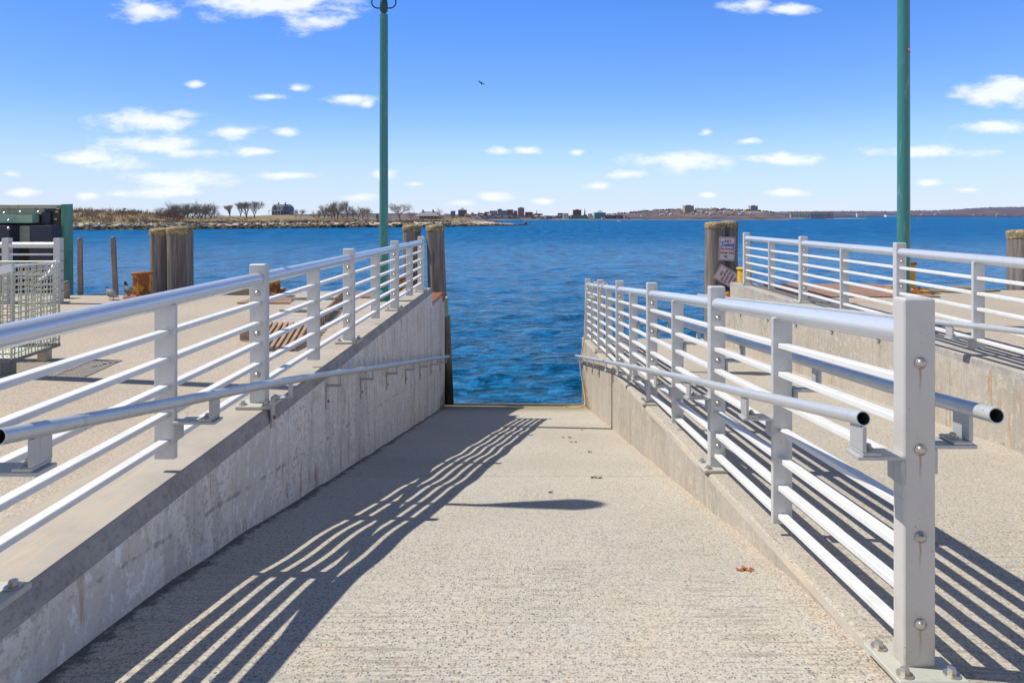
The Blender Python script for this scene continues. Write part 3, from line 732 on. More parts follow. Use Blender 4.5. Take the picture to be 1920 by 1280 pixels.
for k in range(7):
    for zz, w in ((.010,.004),(-.006,.003)):
        if (k % 3) == 2: continue
        mb.add([V(4.06+(q[k][0]-4.06)*1.012, 6.85+(q[k][1]-6.85)*1.012, zc+zz-w), V(4.06+(q[k+1][0]-4.06)*1.012, 6.85+(q[k+1][1]-6.85)*1.012, zc+zz-w), V(4.06+(q[k+1][0]-4.06)*1.012, 6.85+(q[k+1][1]-6.85)*1.012, zc+zz+w), V(4.06+(q[k][0]-4.06)*1.012, 6.85+(q[k][1]-6.85)*1.012, zc+zz+w)], [(0,1,2,3)], False)
mb.build('sticker_print', M['stickerw'], st_)
lamp('teal lamp post outside the left edge, its head casting a shadow on the central ramp', -4.68, 4.93, zl(5)-.003, 'teal lamp posts on the pier', math.radians(-8))

# ------------------------------------------------------------------ bollards
def bollard(label, X, Y, zg, h, r, body, basem, group, plate=True, br=1.9):
    th = thing('bollard', V(X, Y, zg), label, 'bollard', group)
    mb = MB(); mb.lathe(V(X, Y, zg+.04), [(r,0),(r,.01),(r*.98,h*.5),(r,h-.05)], 24); mb.build('body', body, th)
    mb = MB(); mb.lathe(V(X, Y, zg+h-.012), [(r*1.02,0),(r*1.16,.012),(r*1.18,.030),(r*1.14,.040),(.01,.046)], 24); mb.build('cap', body if body is M['yellow'] else M['rust'], th)
    if plate:
        mb = MB(); mb.lathe(V(X, Y, zg+.001), [(r*br,0),(r*br,.05),(r*br*.95,.06),(r*1.05,.075)], 24)
        for k in range(8):
            a = k*math.pi/4+.2; mb.lathe(V(X+r*(br+1)/2*math.cos(a), Y+r*(br+1)/2*math.sin(a), zg+.06), [(.02,0),(.02,.025)], 6, False)
        mb.build('base', basem, th)
bollard('rusty yellow bollard next to the two pigeons on the left deck', -5.64, 9.45, zl(9.5)-.003, .37, .128, M['rustyellow'], M['rust'], 'mooring bollards on the deck')
bollard('rusty orange bollard glimpsed behind a post of the left railing', -3.86, 9.80, zl(9.8)-.003, .30, .12, M['rustyellow'], M['rust'], 'mooring bollards on the deck')
bollard('rusty bollard behind the water end of the left railing', -2.30, 11.6, -1.53, .38, .13, M['rustyellow'], M['rust'], 'mooring bollards on the deck', False)
bollard('bright yellow bollard behind the first post of the far right railing', 4.00, 11.62, -1.49, .52, .125, M['yellow'], M['rustyellow'], 'mooring bollards on the deck')
bollard('yellow bollard on a rusty base behind the right teal lamp post', 5.84, 9.75, zr(9.75)-.003, .44, .105, M['amber'], M['rustyellow'], 'mooring bollards on the deck', True, 3.0)

# deck plates
def flat(name, label, cat, lo, hi, m, bevel=.004):
    mb = MB(); mb.b2(V(*lo), V(*hi)); return tag(centre_origin(mb.build(name, m, bevel=bevel, seg=1)), label, cat)
flat('steel_plate', 'rust brown steel plate on the left deck beside the teal lamp post', 'steel plate', (-3.05,9.55,zl(9.5)), (-2.05,10.22,zl(9.5)+.02), M['rustplate'])
flat('steel_plate', 'smaller rusty steel plate on the left deck near the hidden bollard', 'steel plate', (-4.0,8.9,zl(9)), (-3.2,9.4,zl(9)+.018), M['rustplate'])
flat('steel_plate', 'ribbed brown steel plate on the right deck behind the far right railing', 'steel plate', (4.05,9.15,zr(9.2)-.006), (5.95,10.85,zr(9.2)+.02), M['rustplate'])
flat('timber_kerb', 'short weathered timber kerb at the left deck edge, left of the railing post', 'timber kerb', (-4.62,9.95,zl(10)-.05), (-3.75,10.1,zl(10)+.10), M['concblock'], .01)
# coiled pale hose / rope heap on right deck
mb = MB()
for k in range(3):
    c = [V(6.55+.30*math.cos(a/8*math.pi)*(1-.12*k)+.1*k, 9.85+.11*math.sin(a/8*math.pi)*(1-.12*k), zr(9.8)+.02+.022*k) for a in range(17)]
    mb.tube(c, .018, 8)
mb.tube([V(6.85,9.85,zr(9.8)+.018), V(7.1,9.8,zr(9.8)+.018), V(7.35,9.9,zr(9.8)+.018)], .018, 8)
tag(centre_origin(mb.build('rope_coil', wood('olive_rope', (.22,.20,.12), (.34,.31,.20)))), 'heap of olive rope on the right deck beside the rusty bollard base', 'rope')

# slatted wooden gangplank on the left deck
th = thing('wooden_gangplank', V(-2.45, 6.0, zl(6)), 'weathered wooden gangplank with grey boards and a brown slatted end lying on the left deck', 'gangplank')
def shear(mb):
    mb.v = [(q[0] + .03 - (q[1]-6.3)*.17, q[1], q[2]) for q in mb.v]; return mb
z = zl(7)
for k, (a, b, xx) in enumerate(((6.35,7.3,-2.62),(7.36,8.3,-2.66),(8.36,9.2,-2.72))):
    mb = MB()
    nb = 4
    for j in range(nb):
        y0 = a+(b-a)*j/nb; mb.b2(V(xx, y0+.006, z+.085+.01*k), V(-2.16, y0+(b-a)/nb-.006, z+.11+.01*k))
    shear(mb).build('board_panel', M['greyboard'], th)
    mb = MB(); mb.b2(V(xx,a-.03,z+.01), V(-2.16,a-.004,z+.13+.01*k)); shear(mb).build('edge_board', M['paletimber'], th)
    mb = MB()
    for j in range(7):
        y0 = a+(b-a)*j/7; mb.b2(V(-2.158, y0+.01, z+.002), V(-2.13, y0+(b-a)/7-.03, z+.12+.01*k))
    shear(mb).build('side_slats', M['slat'], th)
mb = MB()
for j in range(9):
    x = -2.60+.052*j; a = V(x, 5.72, z+.012); b = V(x+.03, 6.30, z+.16)
    mb.beam(a+Vector((0,0,.02)), b, .028, .028)
shear(mb).build('slatted_end', M['slat'], th)
mb = MB(); mb.beam(V(-2.80,6.2,z+.06), V(-2.10,6.2,z+.06), .03, .1); shear(mb).build('cross_batten', M['slat'], th)

# ------------------------------------------------------------------ wire cage
ang = math.radians(8)
cgx, cgy, cgz = -3.87, 4.83, -1.09
th = thing('wire_cage', V(cgx, cgy, zl(5)), 'galvanised wire mesh pallet cage on short feet at the left edge of the deck', 'cage')
ca, sa = math.cos(ang), math.sin(ang)
def CG(a, b, z): # a: to the left along front, b: depth away
    return V(cgx - a*ca - b*sa, cgy - a*sa*.6 + b*ca, cgz + z)
Wd, Dp, Ht = 1.25, .62, .70
def mesh_side(f, n, mrows, name='wire_side', r=.0050):
    mb = MB()
    for i in range(n+1):
        u_ = i/n; jit = R.uniform(-.004,.004)
        mb.tube([f(u_, 0)+Vector((jit,0,0)), f(u_, .5)+Vector((jit,jit,0)), f(u_, 1)], r, 4, caps=False)
    for j in range(mrows+1):
        w = j/mrows; mb.tube([f(0, w), f(.5, w)+Vector((0,0,R.uniform(-.004,.004))), f(1, w)], r*(1.6 if j in (0,mrows) else 1), 4, caps=False)
    mb.build(name, M['wire'], th)
mesh_side(lambda u_, w: CG(0, u_*Dp, w*Ht), 15, 16)
mesh_side(lambda u_, w: CG(u_*Wd, 0, w*Ht*.97), 22, 14)
mesh_side(lambda u_, w: CG(u_*Wd, Dp, w*Ht), 24, 15)
mesh_side(lambda u_, w: CG(u_*Wd, w*Dp, 0), 24, 16, 'wire_floor')
mb = MB()
for (a, b) in (((0,0),(0,Dp)), ((0,0),(Wd,0)), ((0,Dp),(Wd,Dp))):
    mb.beam(CG(*a,-.005), CG(*b,-.005), .024, .024)
mb.build('base_frame', M['darkmetal'], th)
mb = MB()
for a in ((0,0),(0,Dp)): mb.beam(CG(*a,0)+Vector((0,0,0)), CG(*a,Ht)+Vector((0.0001,0,0)), .010, .010)
mb.beam(CG(-.004,0,Ht*.50), CG(-.004,Dp,Ht*.50), .008, .012); mb.beam(CG(-.004,0,Ht*.31), CG(-.004,Dp,Ht*.31), .008, .008)
mb.build('corner_rods', M['wire'], th)
mb = MB()
mb.tube([CG(0,Dp,Ht), CG(0,0,Ht+.005)], .008, 8); mb.tube([CG(0,0,Ht*.98), CG(Wd,0,Ht*.95)], .012, 8)
mb.tube([CG(.02,.35,Ht*.80), CG(.01,.48,Ht*.86), CG(0,.58,Ht+.01)], [.006,.014,.010], 6)
mb.beam(CG(-.01,-.01,Ht*1.0), CG(.35,-.01,Ht*.87), .012, .06)
mb.build('plastic_wrap', M['plasticwrap'], th)
for (a, b) in ((.06,.06),(.06,Dp-.1),(Wd-.06,.06),(Wd-.06,Dp-.1)):
    mb = MB(); c = CG(a, b, 0); g = zl(5)+Z0-.003; mb.box((c.x, c.y, (c.z-.016+g)/2), (.07,.07, c.z-.016-g)); mb.build('foot', M['paletimber'] if b > .3 else M['darkmetal'], th)

# low rail behind the cage
def zl2(Y): return zl(Y)
th = thing('railing', V(-6.53, 9.0, zl(9)), 'short white railing behind the wire cage in front of the green timber fender', 'railing')
Yr = 9.0
for X in (-6.55, -7.27, -7.99, -8.71):
    mb = MB(); mb.b2(V(X-.045,Yr-.045,zl(9)+.01), V(X+.045,Yr+.045,zl(9)+.91)); po = mb.build('post', M['rail'], th, bevel=.008)
    mb = MB(); mb.b2(V(X-.1,Yr-.1,zl(9)), V(X+.1,Yr+.1,zl(9)+.018)); mb.build('base_plate', M['plate'], po)
    for b in (.70,.56,.42,.28,.14):
        mb = MB(); mb.tube([V(X-.065,Yr,zl(9)+b+.03), V(X+.065,Yr,zl(9)+b+.03)], .012, 8); mb.build('bolt', M['bolt'], po)
mb = MB(); mb.tube([V(-6.55,Yr,zl(9)+.81), V(-9.6,Yr,zl(9)+.81)], .042, 16); mb.build('top_rail', M['pipe'], th)
for b in (.68,.54,.40,.26,.12):
    mb = MB(); mb.beam(V(-6.55,Yr,zl(9)+b), V(-9.6,Yr,zl(9)+b), .04, .025); mb.build('bar', M['bar'], th)

# green timber fender structure
th = thing('timber_fender', V(-8.0, 10.6, -1.2), 'big green and brown timber fender wall with dark rubber pads behind the wire cage', 'fender')
Y1 = 10.25
XE = -7.445
mb = MB()
for k in range(12):
    x = -8.05-.26*k; mb.b2(V(x-.25,10.75,-6.5), V(x,11.0,.10))
mb.build('back_piles', M['brownwood'], th)
mb = MB(); mb.hexa([V(XE-.03,10.35,-6.5), V(XE+.04,10.35,-6.5), V(XE+.04,10.56,-6.5), V(XE-.03,10.56,-6.5)], [V(XE-.05,10.35,.185), V(XE+.0,10.35,.185), V(XE+.0,10.56,.195), V(XE-.05,10.56,.195)])
mb.build('end_panel', M['greenpanel'], th, bevel=.006)
mb = MB(); mb.b2(V(XE-.26,10.38,-6.5), V(XE-.052,10.50,.12)); mb.build('corner_post', M['brownwood'], th, bevel=.006)
mb = MB()
for k in range(6):
    a = XE-.07-.62*k; mb.b2(V(a-.605,10.28,.125), V(a,10.6,.175))
mb.build('top_planks', M['paletimber'], th, bevel=.004)
mb = MB(); mb.b2(V(-12,10.36,.02), V(XE-.33,10.5,.12)); mb.build('upper_beam', M['greenwood'], th, bevel=.006)
mb = MB(); mb.b2(V(-12,10.20,-.115), V(XE-.40,10.355,.015)); mb.build('upper_beam', M['greenmid'], th, bevel=.006)
mb = MB(); mb.b2(V(-12,10.32,-.42), V(XE-.15,10.5,-.16)); mb.build('middle_beam', M['greenwood'], th, bevel=.006)
for x0_, x1_ in ((55,97),(-40,17)):
    mb = MB(); a = (x0_-VX)/F*10.1; b = (x1_-VX)/F*10.1; mb.b2(V(a,10.1,-2.3), V(b,10.31,-.155)); mb.build('rubber_pad', M['rubber'], th, bevel=.008)
mb = MB(); mb.b2(V(XE-.34,10.32,-.13), V(XE-.20,10.49,.06)); mb.build('rubber_pad', M['rubber'], th, bevel=.01)
for (px, py, Yb) in ((17,391,10.35),(67,391,10.35),(108,391,10.3),(8,400,10.19),(38,398,10.19),(72,398,10.19),(106,397,10.3),(42,413.5,10.31),(28,427,10.31),(104,411,10.31),(16,428,10.1),(16,414,10.1)):
    mb = MB(); mb.lathe(PX(px, py, Yb), [(.024,-.005),(.024,.006),(.014,.007),(.014,.02),(.005,.024)], 10, True, Matrix.Rotation(math.radians(90), 3, 'X')); mb.build('bolt', M['bolt'], th)
mb = MB(); mb.b2(V(XE-.12,10.30,-1.05), V(XE-.08,10.34,-.62)); mb.build('steel_strap', M['bracket'], th)

# stakes (ladder grips) and stub
def stake(label, px, py0, Y, lean=0):
    p = PX(px, py0, Y); mb = MB(); b = Vector((p.x+lean, Y, Z0-2.0))
    mb.beam(b, p+Vector((0,.0001,0)), .075, .075)
    mb.v = [((q[0]), q[1], q[2]) for q in mb.v]
    return tag(centre_origin(mb.build('timber_stake', M['stake'], bevel=.015)), label, 'stake', 'ladder stakes at the deck edge')
def stake2(label, px, py0, Y, lean=0):
    th = thing('timber_stake', V((px-VX)/F*Y+lean, Y, -2.0), label, 'stake', 'ladder stakes at the deck edge')
    p = PX(px, py0, Y); b = Vector((p.x+lean, Y, Z0-2.4)); w = .036
    mb = MB(); a = [b+Vector(q) for q in ((-w,-.02,0),(w,-.02,0),(w,.02,0),(-w,.02,0))]; c = [p+Vector(q)-Vector((0,0,.02)) for q in ((-w,-.02,0),(w,-.02,0),(w,.02,0),(-w,.02,0))]
    mb.hexa(a, c); mb.build('shaft', M['stake'], th, bevel=.01)
    mb = MB(); mb.lathe(p-Vector((0,0,.02)), [(.034,0),(.028,.02),(.012,.03)], 12); mb.build('rounded_top', M['stake'], th)
stake2('left one of two slim timber stakes standing at the left deck edge', 150, 446, 10.1, .02)
stake2('right one of two slim timber stakes, leaning slightly, at the left deck edge', 212, 444.5, 10.1, .10)
mb = MB(); mb.beam(V((156-VX)/F*10.1,10.1,-1.27), V((206-VX)/F*10.1,10.1,-1.24), .03, .035)
tag(centre_origin(mb.build('cross_bar', M['stake'])), 'thin dark bar joining the two slim stakes at deck level', 'bar')
mb = MB(); mb.tube([V(-6.86,9.55,zl(9.5)), V(-6.86,9.55,zl(9.5)+.22)], [.068,.065], 12)
mb.lathe(V(-6.86,9.55,zl(9.5)+.22), [(.06,0),(.075,.012),(.05,.03)], 10)
tag(centre_origin(mb.build('timber_stub', M['concblock'])), 'short round weathered stub beside the wire cage under the green fender', 'stub')

# ------------------------------------------------------------------ signs
def text_mesh(txt, size, loc, rot, m, parent, name='lettering', sx=1.0, ext=.001):
    cu = bpy.data.curves.new(name, 'FONT'); cu.body = txt; cu.size = size; cu.align_x = 'CENTER'; cu.align_y = 'CENTER'; cu.extrude = ext; cu.offset = size*.03
    to = bpy.data.objects.new('tmp_text', cu); C.objects.link(to)
    dg = bpy.context.evaluated_depsgraph_get(); me = bpy.data.meshes.new_from_object(to.evaluated_get(dg)); bpy.data.objects.remove(to)
    me.materials.clear(); me.materials.append(m)
    mtx = Matrix.Translation(loc) @ rot.to_4x4() @ Matrix.Diagonal((sx,1,1,1))
    for vv in me.vertices: vv.co = mtx @ vv.co - parent_world(parent)
    o = bpy.data.objects.new(name, me); C.objects.link(o); o.parent = parent
    return o
def sign(label, c, W, H, rz, lines, graffiti=False):
    th = thing('warning_sign', c, label, 'sign', 'no jumping signs on the piles')
    base = Matrix.Rotation(math.radians(90), 3, 'X'); rot = Matrix.Rotation(rz, 3, 'Y') @ base
    def L(x, y, d=0): return c + rot @ Vector((x, y, d))
    def rr(w, h, r, z0, z1, hole=None):
        pts = []
        for (sx, sy, a0) in ((1,1,0),(-1,1,90),(-1,-1,180),(1,-1,270)):
            for k in range(5):
                a = math.radians(a0+k*22.5); pts.append((sx*(w/2-r)+r*math.cos(a), sy*(h/2-r)+r*math.sin(a)))
        return pts
    mb = MB(); p = rr(W, H, .025, 0, 0); n = len(p)
    mb.add([L(x,y,0) for x,y in p]+[L(x,y,-.004) for x,y in p], [tuple(range(n)), tuple(range(2*n-1,n-1,-1))]+[(i,i+n,(i+1)%n+n,(i+1)%n) for i in range(n)])
    pl = mb.build('panel', M['sign'], th, normals=True)
    mb = MB(); a = rr(W-.022, H-.022, .022, 0, 0); b = rr(W-.040, H-.040, .014, 0, 0)
    mb.add([L(x,y,.0015) for x,y in a]+[L(x,y,.0015) for x,y in b], [(i,(i+1)%n,(i+1)%n+n,i+n) for i in range(n)]); mb.build('border', M['signred'], th)
    for (txt, y, s, x) in lines: text_mesh(txt, s, L(x, y, .0018), rot, M['signred'], th, sx=.92, ext=.0005)
    if graffiti:
        mb = MB()
        def stroke(pts, w):
            mb.tube([L(x, y, .004) for x, y in pts], w, 6)
        stroke([(-.13,.135),(-.09,.14),(-.04,.13)], .009); stroke([(-.085,.135),(-.09,.09),(-.11,.05),(-.14,.045)], .010)
        stroke([(-.06,.09),(-.055,.06),(-.03,.055),(-.02,.09),(-.015,.055)], .008)
        stroke([(0,.05),(.005,.10),(.02,.06),(.035,.10),(.045,.055)], .008); stroke([(.055,.10),(.06,.06),(.08,.06),(.09,.11),(.085,.06)], .008)
        stroke([(.13,.10),(.105,.09),(.10,.065),(.125,.06),(.135,.10),(.125,.02),(.115,-.03)], .009)
        mb.build('graffiti', M['graffiti'], th)
    mb = MB(); mb.lathe(L(0,H/2-.02,.001), [(.007,0),(.006,.004)], 8, False, rot); mb.lathe(L(0,-H/2+.02,.001), [(.007,0),(.006,.004)], 8, False, rot); mb.build('screw', M['bolt'], th)
    return th
c = PX(1363, 466.5, 12.55)
sign('upright white sign with red lettering and blue graffiti nailed to the pile pair', c, .315, .465, math.radians(2),
     [('NO',.145,.085,.015),('JUMPING',.062,.058,0),('OR DIVING',-.006,.057,-.005),('FROM THIS',-.082,.057,0),('PIE',-.158,.060,-.02)], True)
c = PX(1364, 519, 12.52)
sign('white sign with red lettering hanging rotated sideways below the upright one', c, .315, .465, math.radians(120),
     [('NO',.15,.075,0),('JUMPING',.075,.055,0),('OR DIVING',.0,.055,0),('FROM THIS',-.07,.055,0),('PIER',-.14,.058,0)])

# ------------------------------------------------------------------ ropes on the middle railing end
def rope(label, pts, r=.011):
    mb = MB(); pp = []
    P_ = [Vector(p) for p in pts]
    for i in range(len(P_)-1):
        a = P_[max(i-1,0)]; b = P_[i]; c_ = P_[i+1]; d_ = P_[min(i+2,len(P_)-1)]
        for k in range(6):
            t_ = k/6; pp.append(.5*((2*b)+(-a+c_)*t_+(2*a-5*b+4*c_-d_)*t_*t_+(-a+3*b-3*c_+d_)*t_**3))
    pp.append(P_[-1]); mb.tube(pp, r, 8); return tag(centre_origin(mb.build('rope', M['rope'])), label, 'rope', 'cream ropes tied to the middle railing')
zt = lambda Y: zk(Y)+1.106
rope('long cream rope hanging from the water end of the middle railing down to the ramp', [V(1.34,12.55,zt(12.5)-.02), V(1.29,12.55,zt(12.5)+.06), V(1.22,12.5,zt(12.5)-.05), V(1.19,12.5,-2.0), V(1.165,12.5,-2.45), V(1.10,12.6,-2.9), V(1.15,12.6,-3.3), V(1.185,12.45,-3.60), V(1.12,12.35,-3.675), V(.9,12.35,-3.69), V(.78,12.3,-3.67)], .012)
rope('cream rope looped over the top pipe of the middle railing near its second last post', [V(1.22,10.35,zt(10.3)-.35), V(1.225,10.3,zt(10.3)-.05), V(1.27,10.3,zt(10.3)+.058), V(1.34,10.3,zt(10.3)+.04), V(1.36,10.2,zt(10.2)-.12), V(1.33,10.2,zt(10.2)-.33), V(1.24,10.1,zt(10.2)-.30)], .011)
rope('short cream rope wound round the top pipe near the last post of the middle railing', [V(1.24,11.6,zt(11.6)-.05), V(1.27,11.6,zt(11.6)+.06), V(1.34,11.6,zt(11.6)+.02), V(1.34,11.7,zt(11.6)-.2), V(1.26,11.8,zt(11.7)-.22), V(1.23,12.0,zt(12)-.2)], .011)

# ------------------------------------------------------------------ pigeons
def pigeon(label, p, yaw, head_up, dark):
    th = thing('pigeon', p, label, 'pigeon', 'pigeons on the left deck')
    col = (.10,.10,.115) if dark else (.15,.155,.17)
    m = mat('pigeon_feathers_dark' if dark else 'pigeon_feathers_grey', col, .7); t = NT(m); n = t.noise(t.pos(), 38, 3)
    t.col(t.mix(t.ramp(n, .5, .62), col, (.05,.05,.055) if dark else (.28,.28,.30)))
    mh = mat('pigeon_head', (.03,.035,.045), .5)
    Rz = Matrix.Rotation(yaw, 3, 'Z')
    prof = [(-.165,.045,.004,.006),(-.13,.05,.022,.010),(-.09,.065,.040,.028),(-.04,.085,.055,.048),(.01,.095,.058,.055),(.05,.105,.050,.050),(.08,.13+head_up*.2,.034,.036),(.092,.155+head_up*.5,.024,.026)]
    mb = MB(); n = 14; vs = []; fs = []
    hd = [(.100,.172+head_up*.7,.022,.020),(.112,.183+head_up*.8,.020,.021),(.124,.186+head_up*.8,.014,.014),(.128,.184+head_up*.8,.006,.006),(.148,.176+head_up*.8,.002,.002)]
    allp = prof+hd
    for (x, z, ry, rz_) in allp:
        for k in range(n):
            a = 2*math.pi*k/n; vs.append(p + Rz @ Vector((x - math.sin(a)*rz_*.25, math.cos(a)*ry, z+math.sin(a)*rz_)))
    for i in range(len(allp)-1):
        mb.mi = 1 if i >= len(prof)-2 else 0
        mb.add([vs[i*n+k] for k in range(n)]+[vs[(i+1)*n+k] for k in range(n)], [(k,(k+1)%n,(k+1)%n+n,k+n) for k in range(n)], True)
    mb.mi = 0; mb.build('body', [m, mh], th)
    for s in (-1,1):
        mb = MB(); mb.tube([p+Rz@Vector((-.01,s*.025,.05)), p+Rz@Vector((-.005,s*.025,.0))], .004, 6)
        for a in (-.5,0,.5): mb.tube([p+Rz@Vector((-.005,s*.025,.004)), p+Rz@Vector((.025*math.cos(a),s*.025+.025*math.sin(a),.003))], .003, 5)
        mb.build('leg', mat('pigeon_leg', (.4,.12,.08), .6), th)
    for s in (-1,1):
        mb = MB(); mb.lathe(p+Rz@Vector((.113,s*.0195,.188+head_up*.8)), [(.004,-.003),(.004,.001),(.001,.003)], 8); mb.build('eye', mat('pigeon_eye', (.5,.12,.02), .3), th)
pigeon('pale grey pigeon crouching at the foot of the leaning stake', V((209-VX)/F*9.35, 9.35, zl(9.35)-.002), math.radians(155), -.02, False)
pigeon('dark pigeon standing just left of the rusty yellow bollard', V((242-VX)/F*9.75, 9.75, zl(9.75)-.002), math.radians(150), .03, True)

# drone in the sky
p = PX(902, 156, 29.0)
th = thing('drone', p, 'tiny dark quadcopter drone hovering in the clear blue sky', 'drone')
md = mat('drone_dark', (.045,.06,.09), .5); mb = MB(); rt = Euler((.35,.5,.3)).to_matrix()
mb.tube([p+rt@Vector((-.08,0,0)), p+rt@Vector((-.04,0,.01)), p+rt@Vector((.04,0,.01)), p+rt@Vector((.09,0,-.005))], [.02,.034,.032,.018], 10); mb.build('body', md, th)
for sx in (-1,1):
    for sy in (-1,1):
        e = p+rt@Vector((sx*.13, sy*.15, .02)); mb = MB(); mb.tube([p+rt@Vector((sx*.04,sy*.02,0)), e], .010, 6); mb.tube([e-rt@Vector((0,0,.02)), e+rt@Vector((0,0,.025))], .016, 8); ar = mb.build('arm', md, th)
        mb = MB(); mb.box(e+rt@Vector((0,0,.03)), (.16,.014,.003), rt @ Matrix.Rotation(R.uniform(0,3), 3, 'Z')); mb.build('rotor', mat('rotor_grey', (.25,.28,.33), .5), ar)
mb = MB(); mb.box(p+rt@Vector((.05,0,-.035)), (.035,.035,.035), rt); mb.build('camera_pod', md, th)

# ------------------------------------------------------------------ small debris and a weed on the ramps
def debris(cat, label, X, Y, zfun, n, r, m):
    mb = MB(); z0 = zfun(Y)+wob(X,Y) if zfun is zf else zfun(Y)
    for k in range(n):
        a = R.uniform(0, 6.28); d_ = R.uniform(.2, 1)*r
        x, y = X+math.cos(a)*d_, Y+math.sin(a)*d_*.5
        zz = (zf(y)+wob(x,y)) if zfun is zf else zfun(y)
        b = R.uniform(0, 6.28); l = R.uniform(.3,.9)*r
        mb.tube([V(x,y,zz+.004), V(x+math.cos(b)*l*.5,y+math.sin(b)*l*.3,zz+.012), V(x+math.cos(b)*l,y+math.sin(b)*l*.6,zz+.005)], [.002,.005,.001], 5)
    return tag(centre_origin(mb.build(cat.replace(' ', '_'), m)), label, cat)
mdeb = mat('dry_seaweed', (.06,.04,.03), .9); mdry = mat('dry_leaf_orange', (.40,.13,.05), .9)
debris('dried weed', 'small reddish tuft of dried weed on the central ramp near the kerb', 1.02, 2.98, zf, 16, .035, mdry)
for (px, py, n, r, lab) in ((1066,821,5,.05,'dark scrap of seaweed on the ramp, nearest to the kerb shadow line'),(1078,829,4,.04,'thin dark twig on the ramp below the kerb shadow line'),(1122,895,7,.05,'forked dark scrap of seaweed on the ramp close to the kerb'),(1030,925,3,.03,'tiny dark scrap right above the lamp head shadow'),(1104,847,4,.03,'small dark scrap between the twig and the forked seaweed'),(1092,806,3,.03,'tiny scrap just below the pole shadow line on the ramp')):
    b_ = (py-VY)/F; Y = None
    lo_, hi_ = 2.0, 13.0
    for _ in range(40):
        md_ = (lo_+hi_)/2
        if -zf(md_)/md_ > b_: lo_ = md_
        else: hi_ = md_
    debris('seaweed scrap', lab, (px-VX)/F*lo_, lo_, zf, n, r, mdeb)

# ================================================================== BACKGROUND
def lerp_tab(tab, x):
    if x <= tab[0][0]: return tab[0][1]
    for (a, ya), (b, yb) in zip(tab, tab[1:]):
        if x <= b: return ya + (yb-ya)*(x-a)/(b-a)
    return tab[-1][1]
# --- island
SH = [(-400,431.5),(0,431.5),(135,431),(300,430.5),(520,428),(700,426.3),(800,425.6),(900,424.2),(960,423.2),(1000,421.6)]   # waterline
BK = [(-400,419),(0,419),(135,419),(320,419.5),(420,418),(520,417.5),(700,417),(830,416.5),(900,418.5),(960,420.3),(1000,421.2)]  # top of rock band
TP = [(-400,398),(0,397),(100,395.5),(160,395),(220,397),(260,397),(300,400),(330,403),(360,406.5),(420,405.5),(470,405),(500,403.5),(540,402.5),(575,405.5),(640,408),(700,409),(770,410.5),(800,410.5),(830,407.5),(870,406.5),(900,411.5),(940,417.5),(975,420.0),(1000,421)]
def ydist(px): return F*Z0/(lerp_tab(SH, px)-VY)
def island_pt(px, py, extra): 
    D = ydist(px)+extra; return PX(px, py, D)
cols = [ -400 + k*5 for k in range(int(1400/5)+1)]
mb = MB(); vs = []; fs = []
rows = 9
for px in cols:
    D = ydist(px); j = MN.noise(Vector((px*.05,0,0)))
    fade = max(.08, min(1, (1000-px)/160))
    seq = []
    bk, tp, sh = lerp_tab(BK, px), lerp_tab(TP, px), lerp_tab(SH, px)
    seq.append(Vector((PX(px, sh, D).x, D, -1.2)))
    seq.append(Vector((PX(px, sh, D).x, D, 0.02)))
    for k, (f, ex) in enumerate(((.35,3),(.7,6),(1.0,10))):
        q = PX(px, sh+(bk-sh)*f + .5*MN.noise(Vector((px*.13, k*3.1, 0))), D+ex*fade); seq.append(q)
    for k, (f, ex) in enumerate(((.35,22),(.7,40),(1.0,60))):
        q = PX(px, bk+(tp-bk)*f + .35*MN.noise(Vector((px*.08, k*5.1, 4))), D+ex*fade); seq.append(q)
    q = seq[-1]; seq.append(Vector((q.x*1.2, q.y+120*fade, -1)))
    vs += seq
for i in range(len(cols)-1):
    for k in range(rows-1):
        a = i*rows+k; fs.append((a, a+rows, a+rows+1, a+1))
mb.add(vs, fs, True)
m = mat('island_ground', (.25,.19,.12), .95); t = NT(m); p = t.pos(); x, y, z = t.sep(p)
n1 = t.noise(t.scaled(p, (.05,.05,.5)), 1.0, 5, .65); n2 = t.noise(t.scaled(p, (.5,.5,1.4)), 1.0, 5, .7)
grass = t.mix(t.ramp(n1, .42, .58), (.30,.215,.125), (.25,.225,.10)); grass = t.mix(t.ramp(n2, .45, .7, 0, .7), grass, (.10,.065,.05))
rock = t.mix(t.ramp(n2, .42, .62), (.10,.085,.07), (.40,.37,.33))
zz = t.math('ADD', z, t.math('MULTIPLY', t.math('SUBTRACT', n2, .5), 1.2))
sand = t.math('MULTIPLY', t.ramp(t.noise(t.scaled(p, (.022,.01,.0)), 1.0, 2), .48, .56), 1.0)
rock = t.mix(t.math('MULTIPLY', sand, .85), rock, (.60,.52,.42))
c = t.mix(t.ramp(zz, 2.5, 3.0), rock, grass); c = t.mix(t.ramp(zz, 1.25, .75, 0, .9), c, (.085,.07,.03)); t.col(c); t.bump(n2, 1, .6); M['island'] = m
tag(mb.build('island_ground', M['island']), kind='structure')
